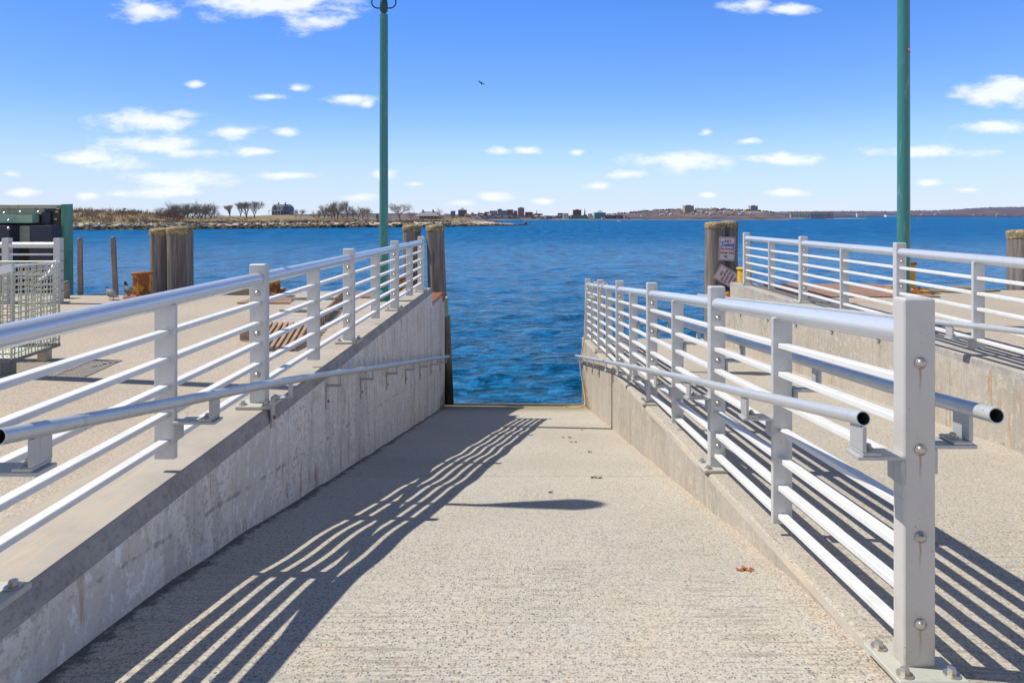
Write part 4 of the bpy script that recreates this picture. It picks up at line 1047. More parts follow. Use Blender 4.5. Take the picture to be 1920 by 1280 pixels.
# rocks of the shore
mb = MB()
for k in range(1500):
    px = R.uniform(-60, 985); f = R.random()**1.2
    sh, bk = lerp_tab(SH, px), lerp_tab(BK, px)
    if f > .45 and R.random() < .5 and (380 < px < 470 or 690 < px < 880): continue
    q = island_pt(px, sh+(bk-sh)*f, 9*f*max(.08, min(1, (1000-px)/160))-.5); s = R.uniform(.25, 1.05)*(.4 if px > 880 else 1)
    rt = Euler((R.uniform(-.4,.4), R.uniform(-.4,.4), R.uniform(0,3))).to_matrix()
    ps = [Vector((a*R.uniform(.6,1.2)*s*1.5, b*R.uniform(.6,1.2)*s, c_*R.uniform(.4,.8)*s*.55)) for a in (-1,1) for b in (-1,1) for c_ in (-1,1)]
    ps = [q+rt@v_ for v_ in ps]; mb.add(ps, [(0,1,3,2),(4,6,7,5),(0,4,5,1),(2,3,7,6),(0,2,6,4),(1,5,7,3)], False)
m = mat('shore_rock', (.4,.37,.33), .95); t = NT(m); p = t.pos(); z = t.sep(p)[2]; n2 = t.noise(t.scaled(p, (.3,.3,.6)), 1.0, 3)
c = t.mix(t.ramp(n2, .4, .6), (.46,.42,.36), (.17,.145,.11)); c = t.mix(t.ramp(t.math('ADD', z, n2), 2.2, 1.5), c, (.10,.08,.04)); t.col(c)
tag(mb.build('shore_rocks', m, normals=True), 'pale and dark rocks along the island shore', 'rocks', kind='stuff')
# bare scrub
def scrub(mb, q, w, h, n, lean=.5, th_=.035):
    for k in range(n):
        a = q + Vector((R.uniform(-w,w)*.6, R.uniform(-w,w)*.6, -.1)); b = a + Vector((R.gauss(0,w*lean), R.gauss(0,w*.3), h*R.uniform(.45,1)))
        s = Vector((th_,0,0)); mid = a.lerp(b,.5)+Vector((R.gauss(0,w*.12),0,0))
        mb.add([a-s*1.6, a+s*1.6, mid+s, mid-s, b], [(0,1,2,3),(3,2,4)], False)
m_scrub = mat('bare_scrub', (.21,.135,.115), 1); t = NT(m_scrub); n1 = t.noise(t.scaled(t.pos(), (.09,.09,.3)), 1.0, 4); t.col(t.mix(t.ramp(n1, .42, .58), (.15,.095,.10), (.25,.155,.09)))
mb = MB()
for k in range(2600):
    px = R.uniform(-80, 935); r = R.random()
    bk, tp = lerp_tab(BK, px), lerp_tab(TP, px)
    if px < 340: f = R.random(); hh = R.uniform(1.2, 3.4)
    else:
        f = R.random()**2*.6 if px < 800 else R.random(); hh = R.uniform(.5, 1.5)
        if 480 < px < 590 and f > .35: continue
    q = island_pt(px, bk+(tp-bk)*f, 10+50*f*max(.08, min(1, (1000-px)/160)))
    scrub(mb, q, hh*.9, hh, 9, .5, .07)
tag(mb.build('bare_scrub', m_scrub), 'purple brown leafless scrub covering the island bank', 'scrub', kind='stuff')

# bare trees
m_bark = mat('bare_tree_bark', (.13,.105,.09), 1)
m_twig = mat('bare_tree_twigs', (.31,.26,.235), 1)
def make_tree_meshes(seed, spread, H=10.0, lev=6):
    rr = random.Random(seed); A = MB(); B = MB()
    def seg(mb_, a, b, ra, rb):
        d_ = (b-a).normalized(); x = d_.orthogonal().normalized(); y = d_.cross(x); n = 3
        vs = [a+(x*math.cos(2.094*k)+y*math.sin(2.094*k))*ra for k in range(n)]+[b+(x*math.cos(2.094*k)+y*math.sin(2.094*k))*rb for k in range(n)]
        mb_.add(vs, [(k,(k+1)%n,(k+1)%n+n,k+n) for k in range(n)], True)
    def grow(a, d_, L, r, l):
        b = a+d_*L*.5+Vector((rr.gauss(0,.04),rr.gauss(0,.04),0))*L; d2 = (d_+Vector((rr.gauss(0,.12),rr.gauss(0,.12),rr.gauss(.05,.08)))).normalized(); c_ = b+d2*L*.5
        mb_ = A if l >= lev-1 else B
        seg(mb_, a, b, r, r*.85); seg(mb_, b, c_, r*.85, r*.66)
        if l == 0: return
        nb = 3 if l < lev else 4
        for k in range(nb):
            az = rr.uniform(0, 6.28); tl = rr.uniform(.25, .75)*spread*(1.15 if l == lev else 1)
            x = d2.orthogonal().normalized(); y = d2.cross(x)
            nd = (d2*math.cos(tl)+(x*math.cos(az)+y*math.sin(az))*math.sin(tl)).normalized(); nd.z += .10; nd.normalize()
            grow(c_ if rr.random() < .6 else b, nd, L*rr.uniform(.70,.90)*(1.75 if l == lev else 1), max(r*.6, .014), l-1)
    grow(Vector((0,0,0)), Vector((0,0,1)), H*.11, H*.022, lev)
    out_ = []
    for mb_, nm in ((A,'trunk'),(B,'crown')):
        me = bpy.data.meshes.new(nm); me.from_pydata([tuple(v_) for v_ in mb_.v], [], mb_.f); me.materials.append(m_bark if nm == 'trunk' else m_twig); me.update(); out_.append(me)
    return out_
TM = [make_tree_meshes(3, 1.0), make_tree_meshes(12, .85), make_tree_meshes(23, 1.1), make_tree_meshes(31, .62)]
def tree(label, px, ybase, ytop, kind, sx=1.0, ex=45, group='bare trees on the island'):
    D = ydist(px)+ex*max(.3, min(1, (1000-px)/160)); b = PX(px, ybase+.8, D); H = (ybase-ytop)/F*D
    me = TM[kind]; top = max(v_.co.z for m_ in me for v_ in m_.vertices)
    o = thing('bare_tree', b, label, 'tree', group); o.rotation_euler = (0,0,R.uniform(0,6)); s = H/top; o.scale = (s*sx*1.08, s*sx*1.08, s*1.08)
    for nm, m_ in zip(('trunk','crown'), me):
        c_ = bpy.data.objects.new(nm, m_); C.objects.link(c_); c_.parent = o
TL = [(322,415,377,0,1.25,'wide leafless tree, leftmost of the big grove on the island'),(338,414,379,2,1.0,'leafless tree second from the left in the big island grove'),(352,413,381,1,1.1,'leafless tree in the middle of the big island grove, branches low'),
 (371,412,375,0,1.2,'tallest leafless tree of the big island grove'),(384,411,379,2,1.0,'leafless tree right of the tallest in the big grove'),(396,411,382,1,1.25,'rightmost wide leafless tree of the big island grove'),
 (431,406,384,3,1.6,'rounded leafless tree alone between the grove and the slim trees'),(451,406,379,3,1.1,'first of three slim leafless trees left of the gambrel house'),(462,409,378,3,1.1,'second of three slim leafless trees left of the gambrel house'),(477,408,377,3,1.1,'third slim leafless tree, nearest to the gambrel house'),
 (608,409,382,1,.9,'thin leafless tree at the left of the right-hand grove'),(622,410,377,0,1.2,'wide leafless tree in the right-hand island grove'),(633,409,376,2,1.1,'tall leafless tree in the right-hand island grove'),
 (651,410,376,1,1.0,'slender leafless tree just left of the teal lamp post grove gap'),(672,409,385,0,1.35,'low wide leafless tree left of the teal lamp post'),(690,409,390,2,1.0,'small leafless tree close to the left of the teal lamp post'),
 (750,411,380,2,1.25,'lone leafless tree right of the teal lamp post'),(826,409,389,0,1.4,'wide leafless tree beside the low brick house'),
 (205,399,390,2,1.2,'small leafless tree on the skyline of the left hill'),(232,399,389,3,1.0,'thin leafless tree on the skyline of the left hill'),(252,399,390.5,0,1.4,'bushy leafless tree on the skyline at the right of the left hill'),
 (564,409,391,2,1.0,'small leafless tree just right of the gambrel house'),(555,408,393,1,1.1,'low leafless tree touching the right side of the gambrel house'),(589,410,393,0,1.2,'reddish low tree right of the gambrel house'),(770,411,396,2,1.3,'small tree left of the low brick house')]
TL += [(312,414,387,2,1.2,'low leafless tree at the far left end of the big island grove'),(330,415,384,1,1.2,'low leafless tree behind the leftmost tree of the big grove'),(345,414,380,0,1.1,'rounded leafless tree between the second and the middle tree of the big grove'),
 (362,413,383,2,1.2,'low leafless tree just left of the tallest in the big grove'),(378,412,384,1,1.2,'low leafless tree just right of the tallest in the big grove'),(404,411,388,0,1.1,'small leafless tree at the right end of the big grove'),
 (615,410,386,2,1.1,'low leafless tree at the left of the right-hand grove, in front'),(627,411,380,1,1.1,'leafless tree between the two tallest of the right-hand grove'),(643,411,384,0,1.0,'low leafless tree right of the tallest of the right-hand grove'),(662,411,388,1,1.0,'low leafless tree in the middle gap of the right-hand grove'),
 (680,411,387,2,1.1,'low leafless tree just right of the low wide one by the lamp post'),(598,410,394,3,1.3,'reddish bush-like tree between the gambrel house and the right-hand grove'),(815,411,396,2,1.2,'small bare tree at the left edge of the low brick house roof'),(150,397,390,1,1.3,'small bare tree at the left end of the skyline by the fender'),(185,398,391.5,0,1.3,'small bare tree on the skyline above the two stakes')]
for (px, yb, yt, k, sx, lab) in TL: tree(lab, px, yb, yt, k, sx)
# small dark evergreen near the lamp
q = island_pt(707.5, 411, 30); mb = MB()
for k in range(420):
    h = R.random(); rr_ = 1.1*(1-h)**.8; a = R.uniform(0,6.28); b = q+Vector((math.cos(a)*rr_*R.uniform(.4,1), math.sin(a)*rr_, .3+h*2.7)); s = .28
    mb.add([b+Vector((R.uniform(-s,s),R.uniform(-s,s),R.uniform(-s,s)*.6)) for _ in range(3)], [(0,1,2)], False)
th = thing('evergreen_bush', q, 'small dark evergreen bush left of the teal lamp post on the island', 'bush'); mb.build('foliage', mat('dark_evergreen', (.06,.06,.035), 1), th)
mb = MB(); mb.tube([q-Vector((0,0,.2)), q+Vector((0,0,2.4))], [.12,.03], 6); mb.build('stem', m_bark, th)

# houses on the island
mslate = mat('slate_roof', (.12,.145,.17), .8); mwallw = mat('house_wall_bluegrey', (.17,.20,.29), .85); mwin = mat('dark_window', (.05,.06,.08), .3); mbr = mat('brick_chimney', (.25,.10,.07), .9); mtrim = mat('white_trim', (.75,.75,.76), .7)
D = ydist(527)+62; q = PX(527, 403.5, D); s = D/F   # metres per photo pixel
th = thing('gambrel_house', q, 'blue grey gambrel house with two chimneys on the grassy mound of the island', 'house')
def B(lo, hi): # px units box relative to q
    mbx.b2(q+Vector((lo[0]*s, lo[1]*s, lo[2]*s)), q+Vector((hi[0]*s, hi[1]*s, hi[2]*s)))
mbx = MB(); B((-17,0,-1),(16,22,10)); mbx.build('wall', mwallw, th)
mbx = MB()
prof = [(-11,8),(-7,17.5),(0,22)]; 
pr = [(3,9.5),(4.5,16.5),(9.5,20.5),(14.5,16.5),(17.2,9.5)]
mbx.add([q+Vector((x_*s,-1*s,z_*s)) for x_,z_ in pr]+[q+Vector((x_*s,23*s,z_*s)) for x_,z_ in pr], [(0,1,2,3,4),(9,8,7,6,5)]+[(i,i+5,(i+1)%5+5,(i+1)%5) for i in range(5)])
gb = mbx.build('gable_front', mat('gable_shingle', (.15,.17,.29), .9), th, normals=True)
mbx = MB(); pr = [(-1,9.5),(3,17),(11,20.6),(19,17),(23,9.5)]
mbx.add([q+Vector((-17.5*s,y_*s,z_*s)) for y_,z_ in pr]+[q+Vector((4*s,y_*s,z_*s)) for y_,z_ in pr], [(0,1,2,3,4),(9,8,7,6,5)]+[(i,i+5,(i+1)%5+5,(i+1)%5) for i in range(5)])
rf = mbx.build('roof', mslate, th, normals=True)
for x_ in (-9, 4):
    mbx = MB(); B((x_-.9,10,18),(x_+.9,12,23.4)); B((x_-1.2,9.7,23.4),(x_+1.2,12.3,24)); mbx.build('chimney', mbr, rf)
mbx = MB(); pr = [(-15.5,10),(-12,18),(-8.5,10)]
mbx.add([q+Vector((x_*s,-2*s,z_*s)) for x_,z_ in pr]+[q+Vector((x_*s,9*s,z_*s)) for x_,z_ in pr], [(0,1,2),(5,4,3),(0,3,4,1),(1,4,5,2),(2,5,3,0)]); mbx.build('dormer', mslate, rf, normals=True)
for (x_, z_, w_, h_) in ((-12,12,1.6,2),(-3,13,1.6,2.4),(-13,4,1.8,4),(-7,4,1.8,4),(-1,4,1.8,4),(8,4,2,4),(13,4,2,4),(8,12.5,1.8,3),(12,12.5,1.8,3)):
    mbx = MB(); B((x_-w_/2,-2.3 if z_ > 11 and x_ < 0 else -1.4,z_-h_/2),(x_+w_/2,-.2,z_+h_/2)); mbx.build('window', mwin, th)
mbx = MB(); B((-21,-8,8.2),(2,0,9.2)); 
for x_ in (-20,-14.5,-9,-3.5,1.5): B((x_-.4,-7.6,-1),(x_+.4,-6.9,8.2))
mbx.build('porch', mtrim, th)
D = ydist(800)+24; q = PX(800, 411, D); s = D/F
th = thing('brick_house', q, 'low house with a hipped grey roof and two brick chimneys on the island point', 'house')
mbx = MB(); B((-14,0,0),(22,16,8)); mbx.build('wall', mat('brick_wall_purple', (.22,.14,.13), .9), th)
mbx = MB(); e = [(-22,-2,6),(24,-2,6),(24,18,6),(-22,18,6)]; rg = [(-10,8,14.5),(15,8,14.5)]
mbx.add([q+Vector(v_)*s for v_ in e+rg], [(0,1,5,4),(1,2,5),(2,3,4,5),(3,0,4),(3,2,1,0)]); rf = mbx.build('roof', mat('grey_tile_roof', (.27,.28,.28), .85), th, normals=True)
for x_ in (-8, 11):
    mbx = MB(); B((x_-1.2,6,11),(x_+1.2,9,18)); mbx.build('chimney', mbr, rf)
for x_ in (-9,-3,4,10,17):
    mbx = MB(); B((x_-.9,-.3,2.5),(x_+.9,.5,5.5)); mbx.build('window', mwin, th)
# timber cribs in the shallows
for k, (px, w) in enumerate(((640,15),(692,15),(747,13))):
    D = ydist(px)-1; q = PX(px, lerp_tab(SH,px), D); s = D/F; mbx = MB()
    for i in range(6):
        a = -w/2+i*w/6; B((a,R.uniform(0,1),-3),(a+w/6*.8,3,2.6+R.uniform(0,2.2)))
    B((-w/2,0,-3),(w/2,3,2.3))
    o = mbx.build('timber_crib', mat('tarred_timber', (.025,.025,.028), .9), None)
    tag(centre_origin(o), ('dark timber crib in the shallows left of the teal lamp post, largest of three','dark timber crib just left of the teal lamp post on the beach','dark timber crib right of the teal lamp post')[k], 'timber crib', 'old timber cribs on the island shore')
# rock cairn at the tip
q = PX(985, 422.2, ydist(990)); s = ydist(990)/F; th = thing('beacon_cairn', q, 'dark rocky cairn at the tip of the island spit', 'cairn')
mbx = MB()
for k in range(26):
    h = R.random(); w = 3.6*(1-h*.7); c_ = q+Vector((R.uniform(-w,w)*s, R.uniform(0,4)*s, (h*6.2)*s)); rt = Euler((R.random(),R.random(),R.random()*3)).to_matrix(); mbx.box(c_, (2.6*s,2.6*s,1.8*s), rt)
mbx.build('boulders', mat('cairn_rock', (.15,.13,.09), .95), th)

# --- city shore
CB = 900.0
CT = [(520,405),(560,402),(620,400.5),(700,400),(760,399.6),(800,400.5),(830,402.5),(880,401.5),(930,401),(1000,403.5),(1060,405),(1120,404),(1150,402),(1180,399),(1210,396),(1250,393.5),(1300,392),(1360,393),(1420,395),(1445,397.5),(1465,402),(1480,407)]
def hill(name, tab, x0, x1, Yb, Yt, ybase, step, m, amp=.4, fr=.2):
    mb = MB(); xs = [x0+step*k for k in range(int((x1-x0)/step)+1)]; vs = []; fs = []; R_ = 6
    for px in xs:
        tp = lerp_tab(tab, px); zb_ = 0
        vs.append(Vector((PX(px,0,Yb).x, Yb, -2)))
        for k in range(1, R_-1):
            f = (k-1)/(R_-3); Yk = Yb+(Yt-Yb)*f
            yb_ = VY+F*Z0/Yb-1.0
            q = PX(px, yb_+(tp-yb_)*f + (amp*MN.noise(Vector((px*fr, k*2.7, 1))) if k > 1 else 0), Yk); vs.append(q)
        vs.append(Vector((vs[-1].x, Yt+400, -5)))
    for i in range(len(xs)-1):
        for k in range(R_-1):
            a = i*R_+k; fs.append((a, a+R_, a+R_+1, a+1))
    mb.add(vs, fs, True); return tag(mb.build(name, m), kind='structure')
m = mat('far_hill', (.2,.16,.15), 1); t = NT(m); p = t.pos(); n1 = t.noise(t.scaled(p, (.03,.01,.3)), 1.0, 5, .7); x, y, z = t.sep(p)
c = t.mix(t.ramp(n1, .4, .6), (.085,.070,.095), (.15,.115,.115)); band = t.math('MULTIPLY', t.math('MULTIPLY', t.ramp(z, 10.0, 10.6), t.ramp(z, 13.6, 12.6)), t.math('MULTIPLY', t.ramp(x, 230, 270), t.ramp(x, 400, 370)))
c = t.mix(band, c, (.22,.19,.11)); c = t.mix(t.math('MULTIPLY', t.ramp(z, 1.5, .8), t.ramp(n1, .35, .5)), c, (.30,.27,.23)); t.col(c); M['hill'] = m
hill('city_hill', CT, 520, 1480, CB, CB+140, 411, 4, M['hill'], .5, .3)
RT = [(1400,399),(1480,396.8),(1568,396),(1620,396.3),(1690,396.6),(1720,395),(1760,395),(1790,393),(1830,390.5),(1860,388.8),(1900,388.3),(1950,388),(2050,389),(2300,392)]
m = mat('far_wooded_hill', (.16,.13,.17), 1); t = NT(m); p = t.pos(); n1 = t.noise(t.scaled(p, (.012,.003,.09)), 1.0, 5, .7); t.col(t.mix(t.ramp(n1, .4, .6), (.075,.072,.12), (.125,.105,.135))); M['hill2'] = m
hill('wooded_hill', RT, 1380, 2300, 3400, 3900, 406, 4, M['hill2'], .5, .35)
# trees on the hill crests: irregular dark clumps as stuff
def fringe(name, label, tab, x0, x1, Yt, n, h, m):
    mb = MB()
    for k in range(n):
        px = R.uniform(x0, x1); f = R.random()
        yb_ = lerp_tab(tab, px)+.6; q = PX(px, yb_, Yt-3); w = h*R.uniform(.3,.9); hh = h*R.uniform(.4,1.3)
        mb.add([q+Vector((-w,0,-1)), q+Vector((w,0,-1)), q+Vector((w*.8,0,hh*.6)), q+Vector((R.uniform(-.3,.3)*w,0,hh)), q+Vector((-w*.8,0,hh*.6)), q+Vector((0,w,-1)), q+Vector((0,w*.7,hh*.7))], [(0,1,2,3,4),(1,5,6,2),(5,0,4,6),(2,6,3),(3,6,4)], False)
    tag(mb.build(name, m), label, 'woods', kind='stuff')
fringe('hill_woods', 'leafless purple grey woods along the crest of the city hill', CT, 1125, 1455, CB+140, 260, 2.2, M['hill'])
fringe('far_woods', 'dark woods along the crest of the far right hill', RT, 1400, 2200, 3900, 380, 5.0, M['hill2'])

wallcols = {'brick red':(.25,.11,.10),'tan':(.42,.33,.25),'grey':(.30,.31,.36),'white':(.68,.68,.70),'brown':(.22,.16,.15),'blue grey':(.20,.26,.38),'teal glass':(.12,.30,.32),'cream':(.52,.47,.38),'pink brick':(.38,.24,.22)}
WM = {k: mat('city_wall_'+k.replace(' ','_'), v, .85) for k, v in wallcols.items()}
mroofs = [mat('city_roof_dark', (.12,.12,.15), .9), mat('city_roof_grey', (.33,.33,.36), .9), mat('city_roof_brown', (.22,.15,.13), .9)]
mwc = mat('city_window', (.07,.09,.14), .3)
def building(x0_, x1_, yt, yb, Y, colr, label, cat='building', nwin=0, rows=0, top=None, group='buildings of the far city'):
    q = PX((x0_+x1_)/2, yb, Y); s = Y/F; w = (x1_-x0_)*s; h = (yb-yt)*s
    th = thing('city_building', q, label, cat, group)
    mbb = MB(); mbb.b2(q+Vector((-w/2,0,-3)), q+Vector((w/2,min(w,22),h))); wl = mbb.build('wall', WM[colr], th)
    mbb = MB(); mbb.b2(q+Vector((-w/2-.2,-.2,h)), q+Vector((w/2+.2,min(w,22)+.2,h+.4*s/.75)))
    if top == 'pent': mbb.b2(q+Vector((-w*.2,2,h)), q+Vector((w*.2,8,h+1.6*s)))
    if top == 'peak':
        a = h+.3; mbb.add([q+Vector(v_) for v_ in ((-w*.3,0,a),(w*.3,0,a),(w*.3,8,a),(-w*.3,8,a),(0,4,a+5*s))], [(0,1,4),(1,2,4),(2,3,4),(3,0,4)])
    if top == 'gable':
        a = h+.1; mbb.add([q+Vector(v_) for v_ in ((-w*.5,0,a),(w*.5,0,a),(w*.5,8,a),(-w*.5,8,a),(-w*.5,4,a+2.2*s),(w*.5,4,a+2.2*s))], [(0,1,5,4),(2,3,4,5),(1,2,5),(3,0,4)])
    mbb.build('roof', mroofs[int(R.random()*3)], th)
    if nwin:
        for r_ in range(rows):
            mbb = MB()
            for i in range(nwin):
                cx = -w/2+w*(i+.5)/nwin; cz = h*(r_+.6)/(rows+.2); mbb.b2(q+Vector((cx-w/nwin*.28,-.12,cz-h/rows*.25)), q+Vector((cx+w/nwin*.28,.0,cz+h/rows*.25)))
            mbb.build('window_row', mwc, th)
    return th
BIG = [(859,874,394,404,'brown','tall dark brown block with a peaked roof at the left of the city skyline',4,4,'peak'),(845,853,396,404,'blue grey','small blue grey block left of the dark peaked block',3,2,None),(908,917,398,407,'brick red','narrow brick block left of the tan block',3,3,None),
 (918,932,395.5,407,'tan','wide tan block in the left part of the city',4,4,None),(933,941,393,404,'grey','grey block with a small pent roof',3,4,'pent'),(941,951,395,404,'grey','plain grey block between the pent roofed block and the brick tower',3,3,None),(951,962,393.5,404,'brick red','dark brick tower next to the tallest one',4,4,None),
 (963,970,395.5,404,'brown','small brown block squeezed left of the tallest tower',2,3,None),(971,983,390,404,'pink brick','tallest pinkish tower in the city skyline',5,6,'pent'),(984.5,999,398,406,'brick red','low brick block right of the tallest tower',5,2,None),
 (1000,1014,401,408,'brick red','low red block below the church cupola',5,2,None),(1056,1066,400.5,410,'white','white waterfront block in the middle of the city',3,3,None),(1046,1055,400,407,'brown','small brown block left of the white waterfront block',3,2,None),(1075,1090,394,405,'brick red','broad red brick tower block left of the church spire',5,5,'pent'),
 (1071,1100,404,410,'teal glass','long low greenish shed in front of the church spire',8,1,None),(1103,1111,401,407,'white','small white block right of the church spire',3,2,None),(1115,1136,399,410,'teal glass','broad teal glass block on the waterfront',6,3,'peak'),(1137,1152,404.5,410,'brown','long low dark wharf shed right of the teal block',6,1,None),(1153,1168,404,410,'brick red','long low reddish wharf shed at the foot of the hill',6,1,None),
 (902,930,408,413,'blue grey','long low blue wharf shed at the left end of the waterfront',8,1,None),(932,955,408.5,413,'blue grey','second long low blue wharf shed',8,1,None),(956,976,408,412.5,'teal glass','third long low wharf shed, greener',6,1,None),(1024,1033,405,411,'blue grey','small blue block on the waterfront below the hill',3,2,None)]
for (a, b, yt, yb, c_, lab, nw, rw, tp) in BIG: building(a, b, yt, yb, CB+ (20 if yb > 408 else 80), c_, lab, nwin=nw, rows=rw, top=tp)
building(1284, 1301, 386, 402, CB+90, 'tan', 'tall concrete tower block standing alone on the hill', nwin=6, rows=8, top='pent')
building(1408, 1421, 386.5, 394, CB+150, 'grey', 'grey hospital-like block on the hill crest', nwin=6, rows=4, top='pent')
# church spires and cupola
for (px, yt, yb, w, lab) in ((1096.5,390,404,2.2,'slim dark church spire in the middle of the city skyline'),(1006.5,393,402,1.6,'slim grey church cupola right of the tallest tower'),(898,394.5,402,1.4,'tiny church spire in the left part of the city'),(1256,389.5,396,1.6,'small red steeple on the hill left of the tower block')):
    q = PX(px, yb, CB+85); s = (CB+85)/F; th = thing('church_spire', q, lab, 'church', 'church spires of the far city')
    h = (yb-yt)*s; w *= s; mbb = MB(); mbb.b2(q+Vector((-w/2,0,-2)), q+Vector((w/2,w,h*.45))); mbb.build('tower', WM['brown'], th)
    mbb = MB(); mbb.add([q+Vector(v_) for v_ in ((-w*.5,0,h*.45),(w*.5,0,h*.45),(w*.5,w,h*.45),(-w*.5,w,h*.45),(0,w/2,h))], [(0,1,4),(1,2,4),(2,3,4),(3,0,4)]); mbb.build('spire', mroofs[0], th)
cl = list(WM)
desc = {'brick red':'small red brick building among the far city rooftops','tan':'small tan building among the far city rooftops','grey':'small grey building among the far city rooftops','white':'small white building among the far city rooftops','brown':'small brown building among the far city rooftops','blue grey':'small blue grey building among the far city rooftops','teal glass':'small teal building among the far city rooftops','cream':'small cream building among the far city rooftops','pink brick':'small pinkish building among the far city rooftops'}
for k in range(105):
    px = R.uniform(838, 1180); top = lerp_tab(CT, px); f = R.random(); w = R.uniform(4, 9.5)
    yb = top+1.5+(411.5-top-1.5)*f; hh = R.uniform(2.2, 4.5)
    c_ = R.choice(['brick red','tan','grey','white','brown','blue grey','cream','pink brick','brown','blue grey'])
    building(px-w/2, px+w/2, yb-hh, yb+.8, CB+140*(1-f)+4, c_, desc[c_], nwin=3 if w > 5 else 0, rows=1, top=R.choice([None,None,'gable']), group='small '+c_+' buildings of the far city')
for k in range(95):
    px = R.triangular(1150, 1455, 1290); top = lerp_tab(CT, px); f = R.random()**1.3*.62
    w = R.uniform(2.6, 5.5); yb = top+1+(411-top)*f; hh = R.uniform(1.4, 2.8); c_ = R.choice(['white','white','grey','cream','tan','grey','brick red'])
    building(px-w/2, px+w/2, yb-hh, yb+.8, CB+140*(1-f)-3, c_, {'white':'small white house','grey':'small grey house','cream':'small cream house','tan':'small tan house','brick red':'small red brick house'}[c_]+' on the slope of the city hill', 'house', top='gable', group='small '+c_+' houses on the city hill')
for k in range(26):
    px = R.uniform(1640, 1925); Yd = 3420+R.uniform(0,120); w = R.uniform(2, 5); yb = 405.5-R.uniform(0,3.5)
    building(px-w/2, px+w/2, yb-R.uniform(.5,1.1), yb+.4, Yd, 'grey', 'tiny pale grey house at the foot of the far right hill', 'house', top='gable', group='pale grey houses under the far right hill')
building(1607, 1610.5, 400, 406.5, 3300, 'white', 'slim white tower on the far shore right of the fort')
building(1662, 1686, 403.2, 406.5, 3300, 'white', 'long low white sheds just left of the right teal lamp post')

# --- fort
YF = 1250.0; s = YF/F; q = PX(1527, 409.8, YF)
th = thing('stone_fort', q, 'low grey granite sea fort with rows of dark gun openings, grass on its roof', 'fort')
m = mat('granite_wall', (.42,.40,.37), .9); t = NT(m); n = t.noise(t.scaled(t.pos(), (.2,.2,.8)), 1.0, 4); t.col(t.mix(t.ramp(n, .4, .65), (.40,.39,.36), (.27,.26,.25)))
foot = [(-42,6),(-10,-6),(32,2),(41,12),(30,40),(-30,40)]
mbx = MB(); zt_ = 10.0
mbx.add([q+Vector((x_*s,y_*s,-2)) for x_,y_ in foot]+[q+Vector((x_*s,y_*s,zt_*s)) for x_,y_ in foot], [(5,4,3,2,1,0),(6,7,8,9,10,11)]+[(i,(i+1)%6,(i+1)%6+6,i+6) for i in range(6)])
mbx.build('wall', m, th, normals=True)
mbx = MB()
mbx.add([q+Vector((x_*1.02*s,(y_*1.02)*s,zt_*s)) for x_,y_ in foot]+[q+Vector((x_*.93*s,(y_*.8+3)*s,(zt_+2.6+.5*math.sin(x_))*s)) for x_,y_ in foot], [(5,4,3,2,1,0),(6,7,8,9,10,11)]+[(i,(i+1)%6,(i+1)%6+6,i+6) for i in range(6)])
mbx.build('grass_roof', mat('fort_turf', (.14,.10,.08), 1), th, normals=True)
for (a, b, n) in ((foot[0],foot[1],7),(foot[1],foot[2],9),(foot[2],foot[3],2)):
    for i in range(n):
        for zc_ in (5.2,):
            f = (i+.7)/(n+.4); x_, y_ = a[0]+(b[0]-a[0])*f, a[1]+(b[1]-a[1])*f
            d_ = Vector((b[0]-a[0], b[1]-a[1], 0)).normalized(); mbx = MB(); mbx.box(q+Vector((x_*s,y_*s,zc_*s)), (1.5*s,.6*s,3.6*s), Matrix.Rotation(math.atan2(d_.y,d_.x),3,'Z')); mbx.build('gun_opening', mwc, th)
mb = MB()
pts = [(1430,409.6),(1484,408.6),(1568,408.2),(1600,408.6),(1624,409.6)]
for (a, ya), (b, yb_) in zip(pts, pts[1:]):
    A_ = PX(a, 409.9, YF-8); B_ = PX(b, 409.9, YF-8); mb.add([Vector((A_.x,A_.y,-1)),Vector((B_.x,B_.y,-1)),PX(b,yb_,YF+4),PX(a,ya,YF+4),Vector((B_.x,YF+90,-1)),Vector((A_.x,YF+90,-1))], [(0,1,2,3),(3,2,4,5)], True)
tag(mb.build('fort_island_ground', M['hill']), kind='structure')

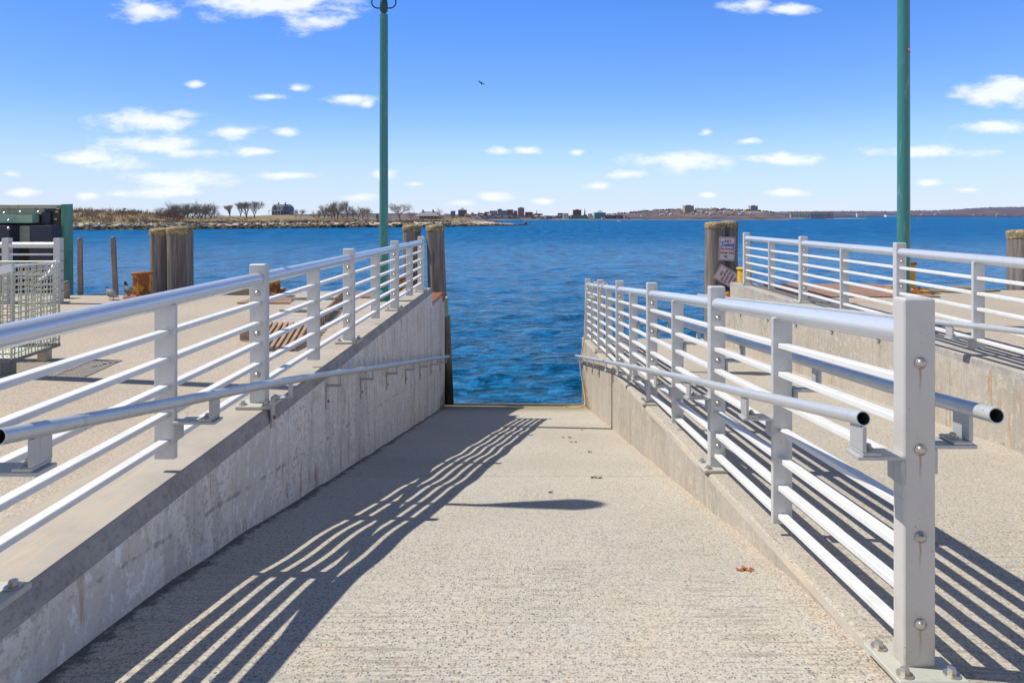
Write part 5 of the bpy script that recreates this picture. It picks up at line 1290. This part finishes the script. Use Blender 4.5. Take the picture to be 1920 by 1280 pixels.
# --- boats and buoys
mwht = mat('boat_white', (.8,.8,.8), .4)
D = F*Z0/(415.8-VY); q = PX(1160, 415.8, D); s = D/F
th = thing('motor_boat', q, 'small white motor boat crossing in front of the city', 'boat')
mbx = MB(); pr = [(-5,1.6),(-3,-.2),(4.5,-.2),(4.8,1.3)]
mbx.add([q+Vector((x_*s,-1*s,z_*s)) for x_,z_ in pr]+[q+Vector((x_*s,1*s,z_*s)) for x_,z_ in pr], [(0,1,2,3),(7,6,5,4)]+[(i,i+4,(i+1)%4+4,(i+1)%4) for i in range(4)]); mbx.build('hull', mwht, th, normals=True)
mbx = MB(); B((-1.2,-.7,1.2),(1.6,.7,4.0)); mbx.build('cabin', mwht, th); mbx = MB(); B((-1.3,-.75,2.6),(1.3,.75,3.4)); mbx.build('windscreen', mwin, th)
mbx = MB(); B((.2,-.1,4),(.5,.1,6.5)); mbx.build('mast', mwht, th)
mb = MB(); mb.add([q+Vector((-4*s,-1.2*s,.12)), q+Vector((26*s,-1.6*s,.08)), q+Vector((30*s,1.6*s,.08)), q+Vector((-4*s,1.0*s,.12))], [(0,1,2,3)], False)
tag(mb.build('boat_wake', mat('wake_foam', (.55,.65,.72), .8)), 'white foam wake behind the small motor boat', 'wake', kind='stuff')
def buoy(px, py, col, label, h=4.5, w=1.4):
    D = F*Z0/(py-VY); q = PX(px, py, D); s = D/F; th = thing('channel_buoy', q, label, 'buoy', 'channel buoys')
    m_ = mat('buoy_paint', col, .5); mb = MB(); mb.lathe(q, [(w*s,-.3),(w*s,.8*s),(w*.9*s,1.0*s)], 12); mb.build('float', m_, th)
    mb = MB(); mb.lathe(q+Vector((0,0,1.0*s)), [(w*.7*s,0),(w*.55*s,(h-1.6)*s),(w*.3*s,(h-1.1)*s)], 10); mb.build('tower', m_, th)
buoy(1123, 428, (.02,.16,.08), 'green channel buoy in the water right of the city centre', 4.2, 1.5)
buoy(987.5, 410.6, (.05,.40,.05), 'bright green marker by the wharves behind the cairn', 3, 2.2)
buoy(1723, 412.5, (.50,.04,.05), 'red channel buoy right of the right teal lamp post', 4.5, 1.0)
buoy(1868, 408.6, (.45,.08,.12), 'small distant red buoy near the right edge', 2.6, 1.0)
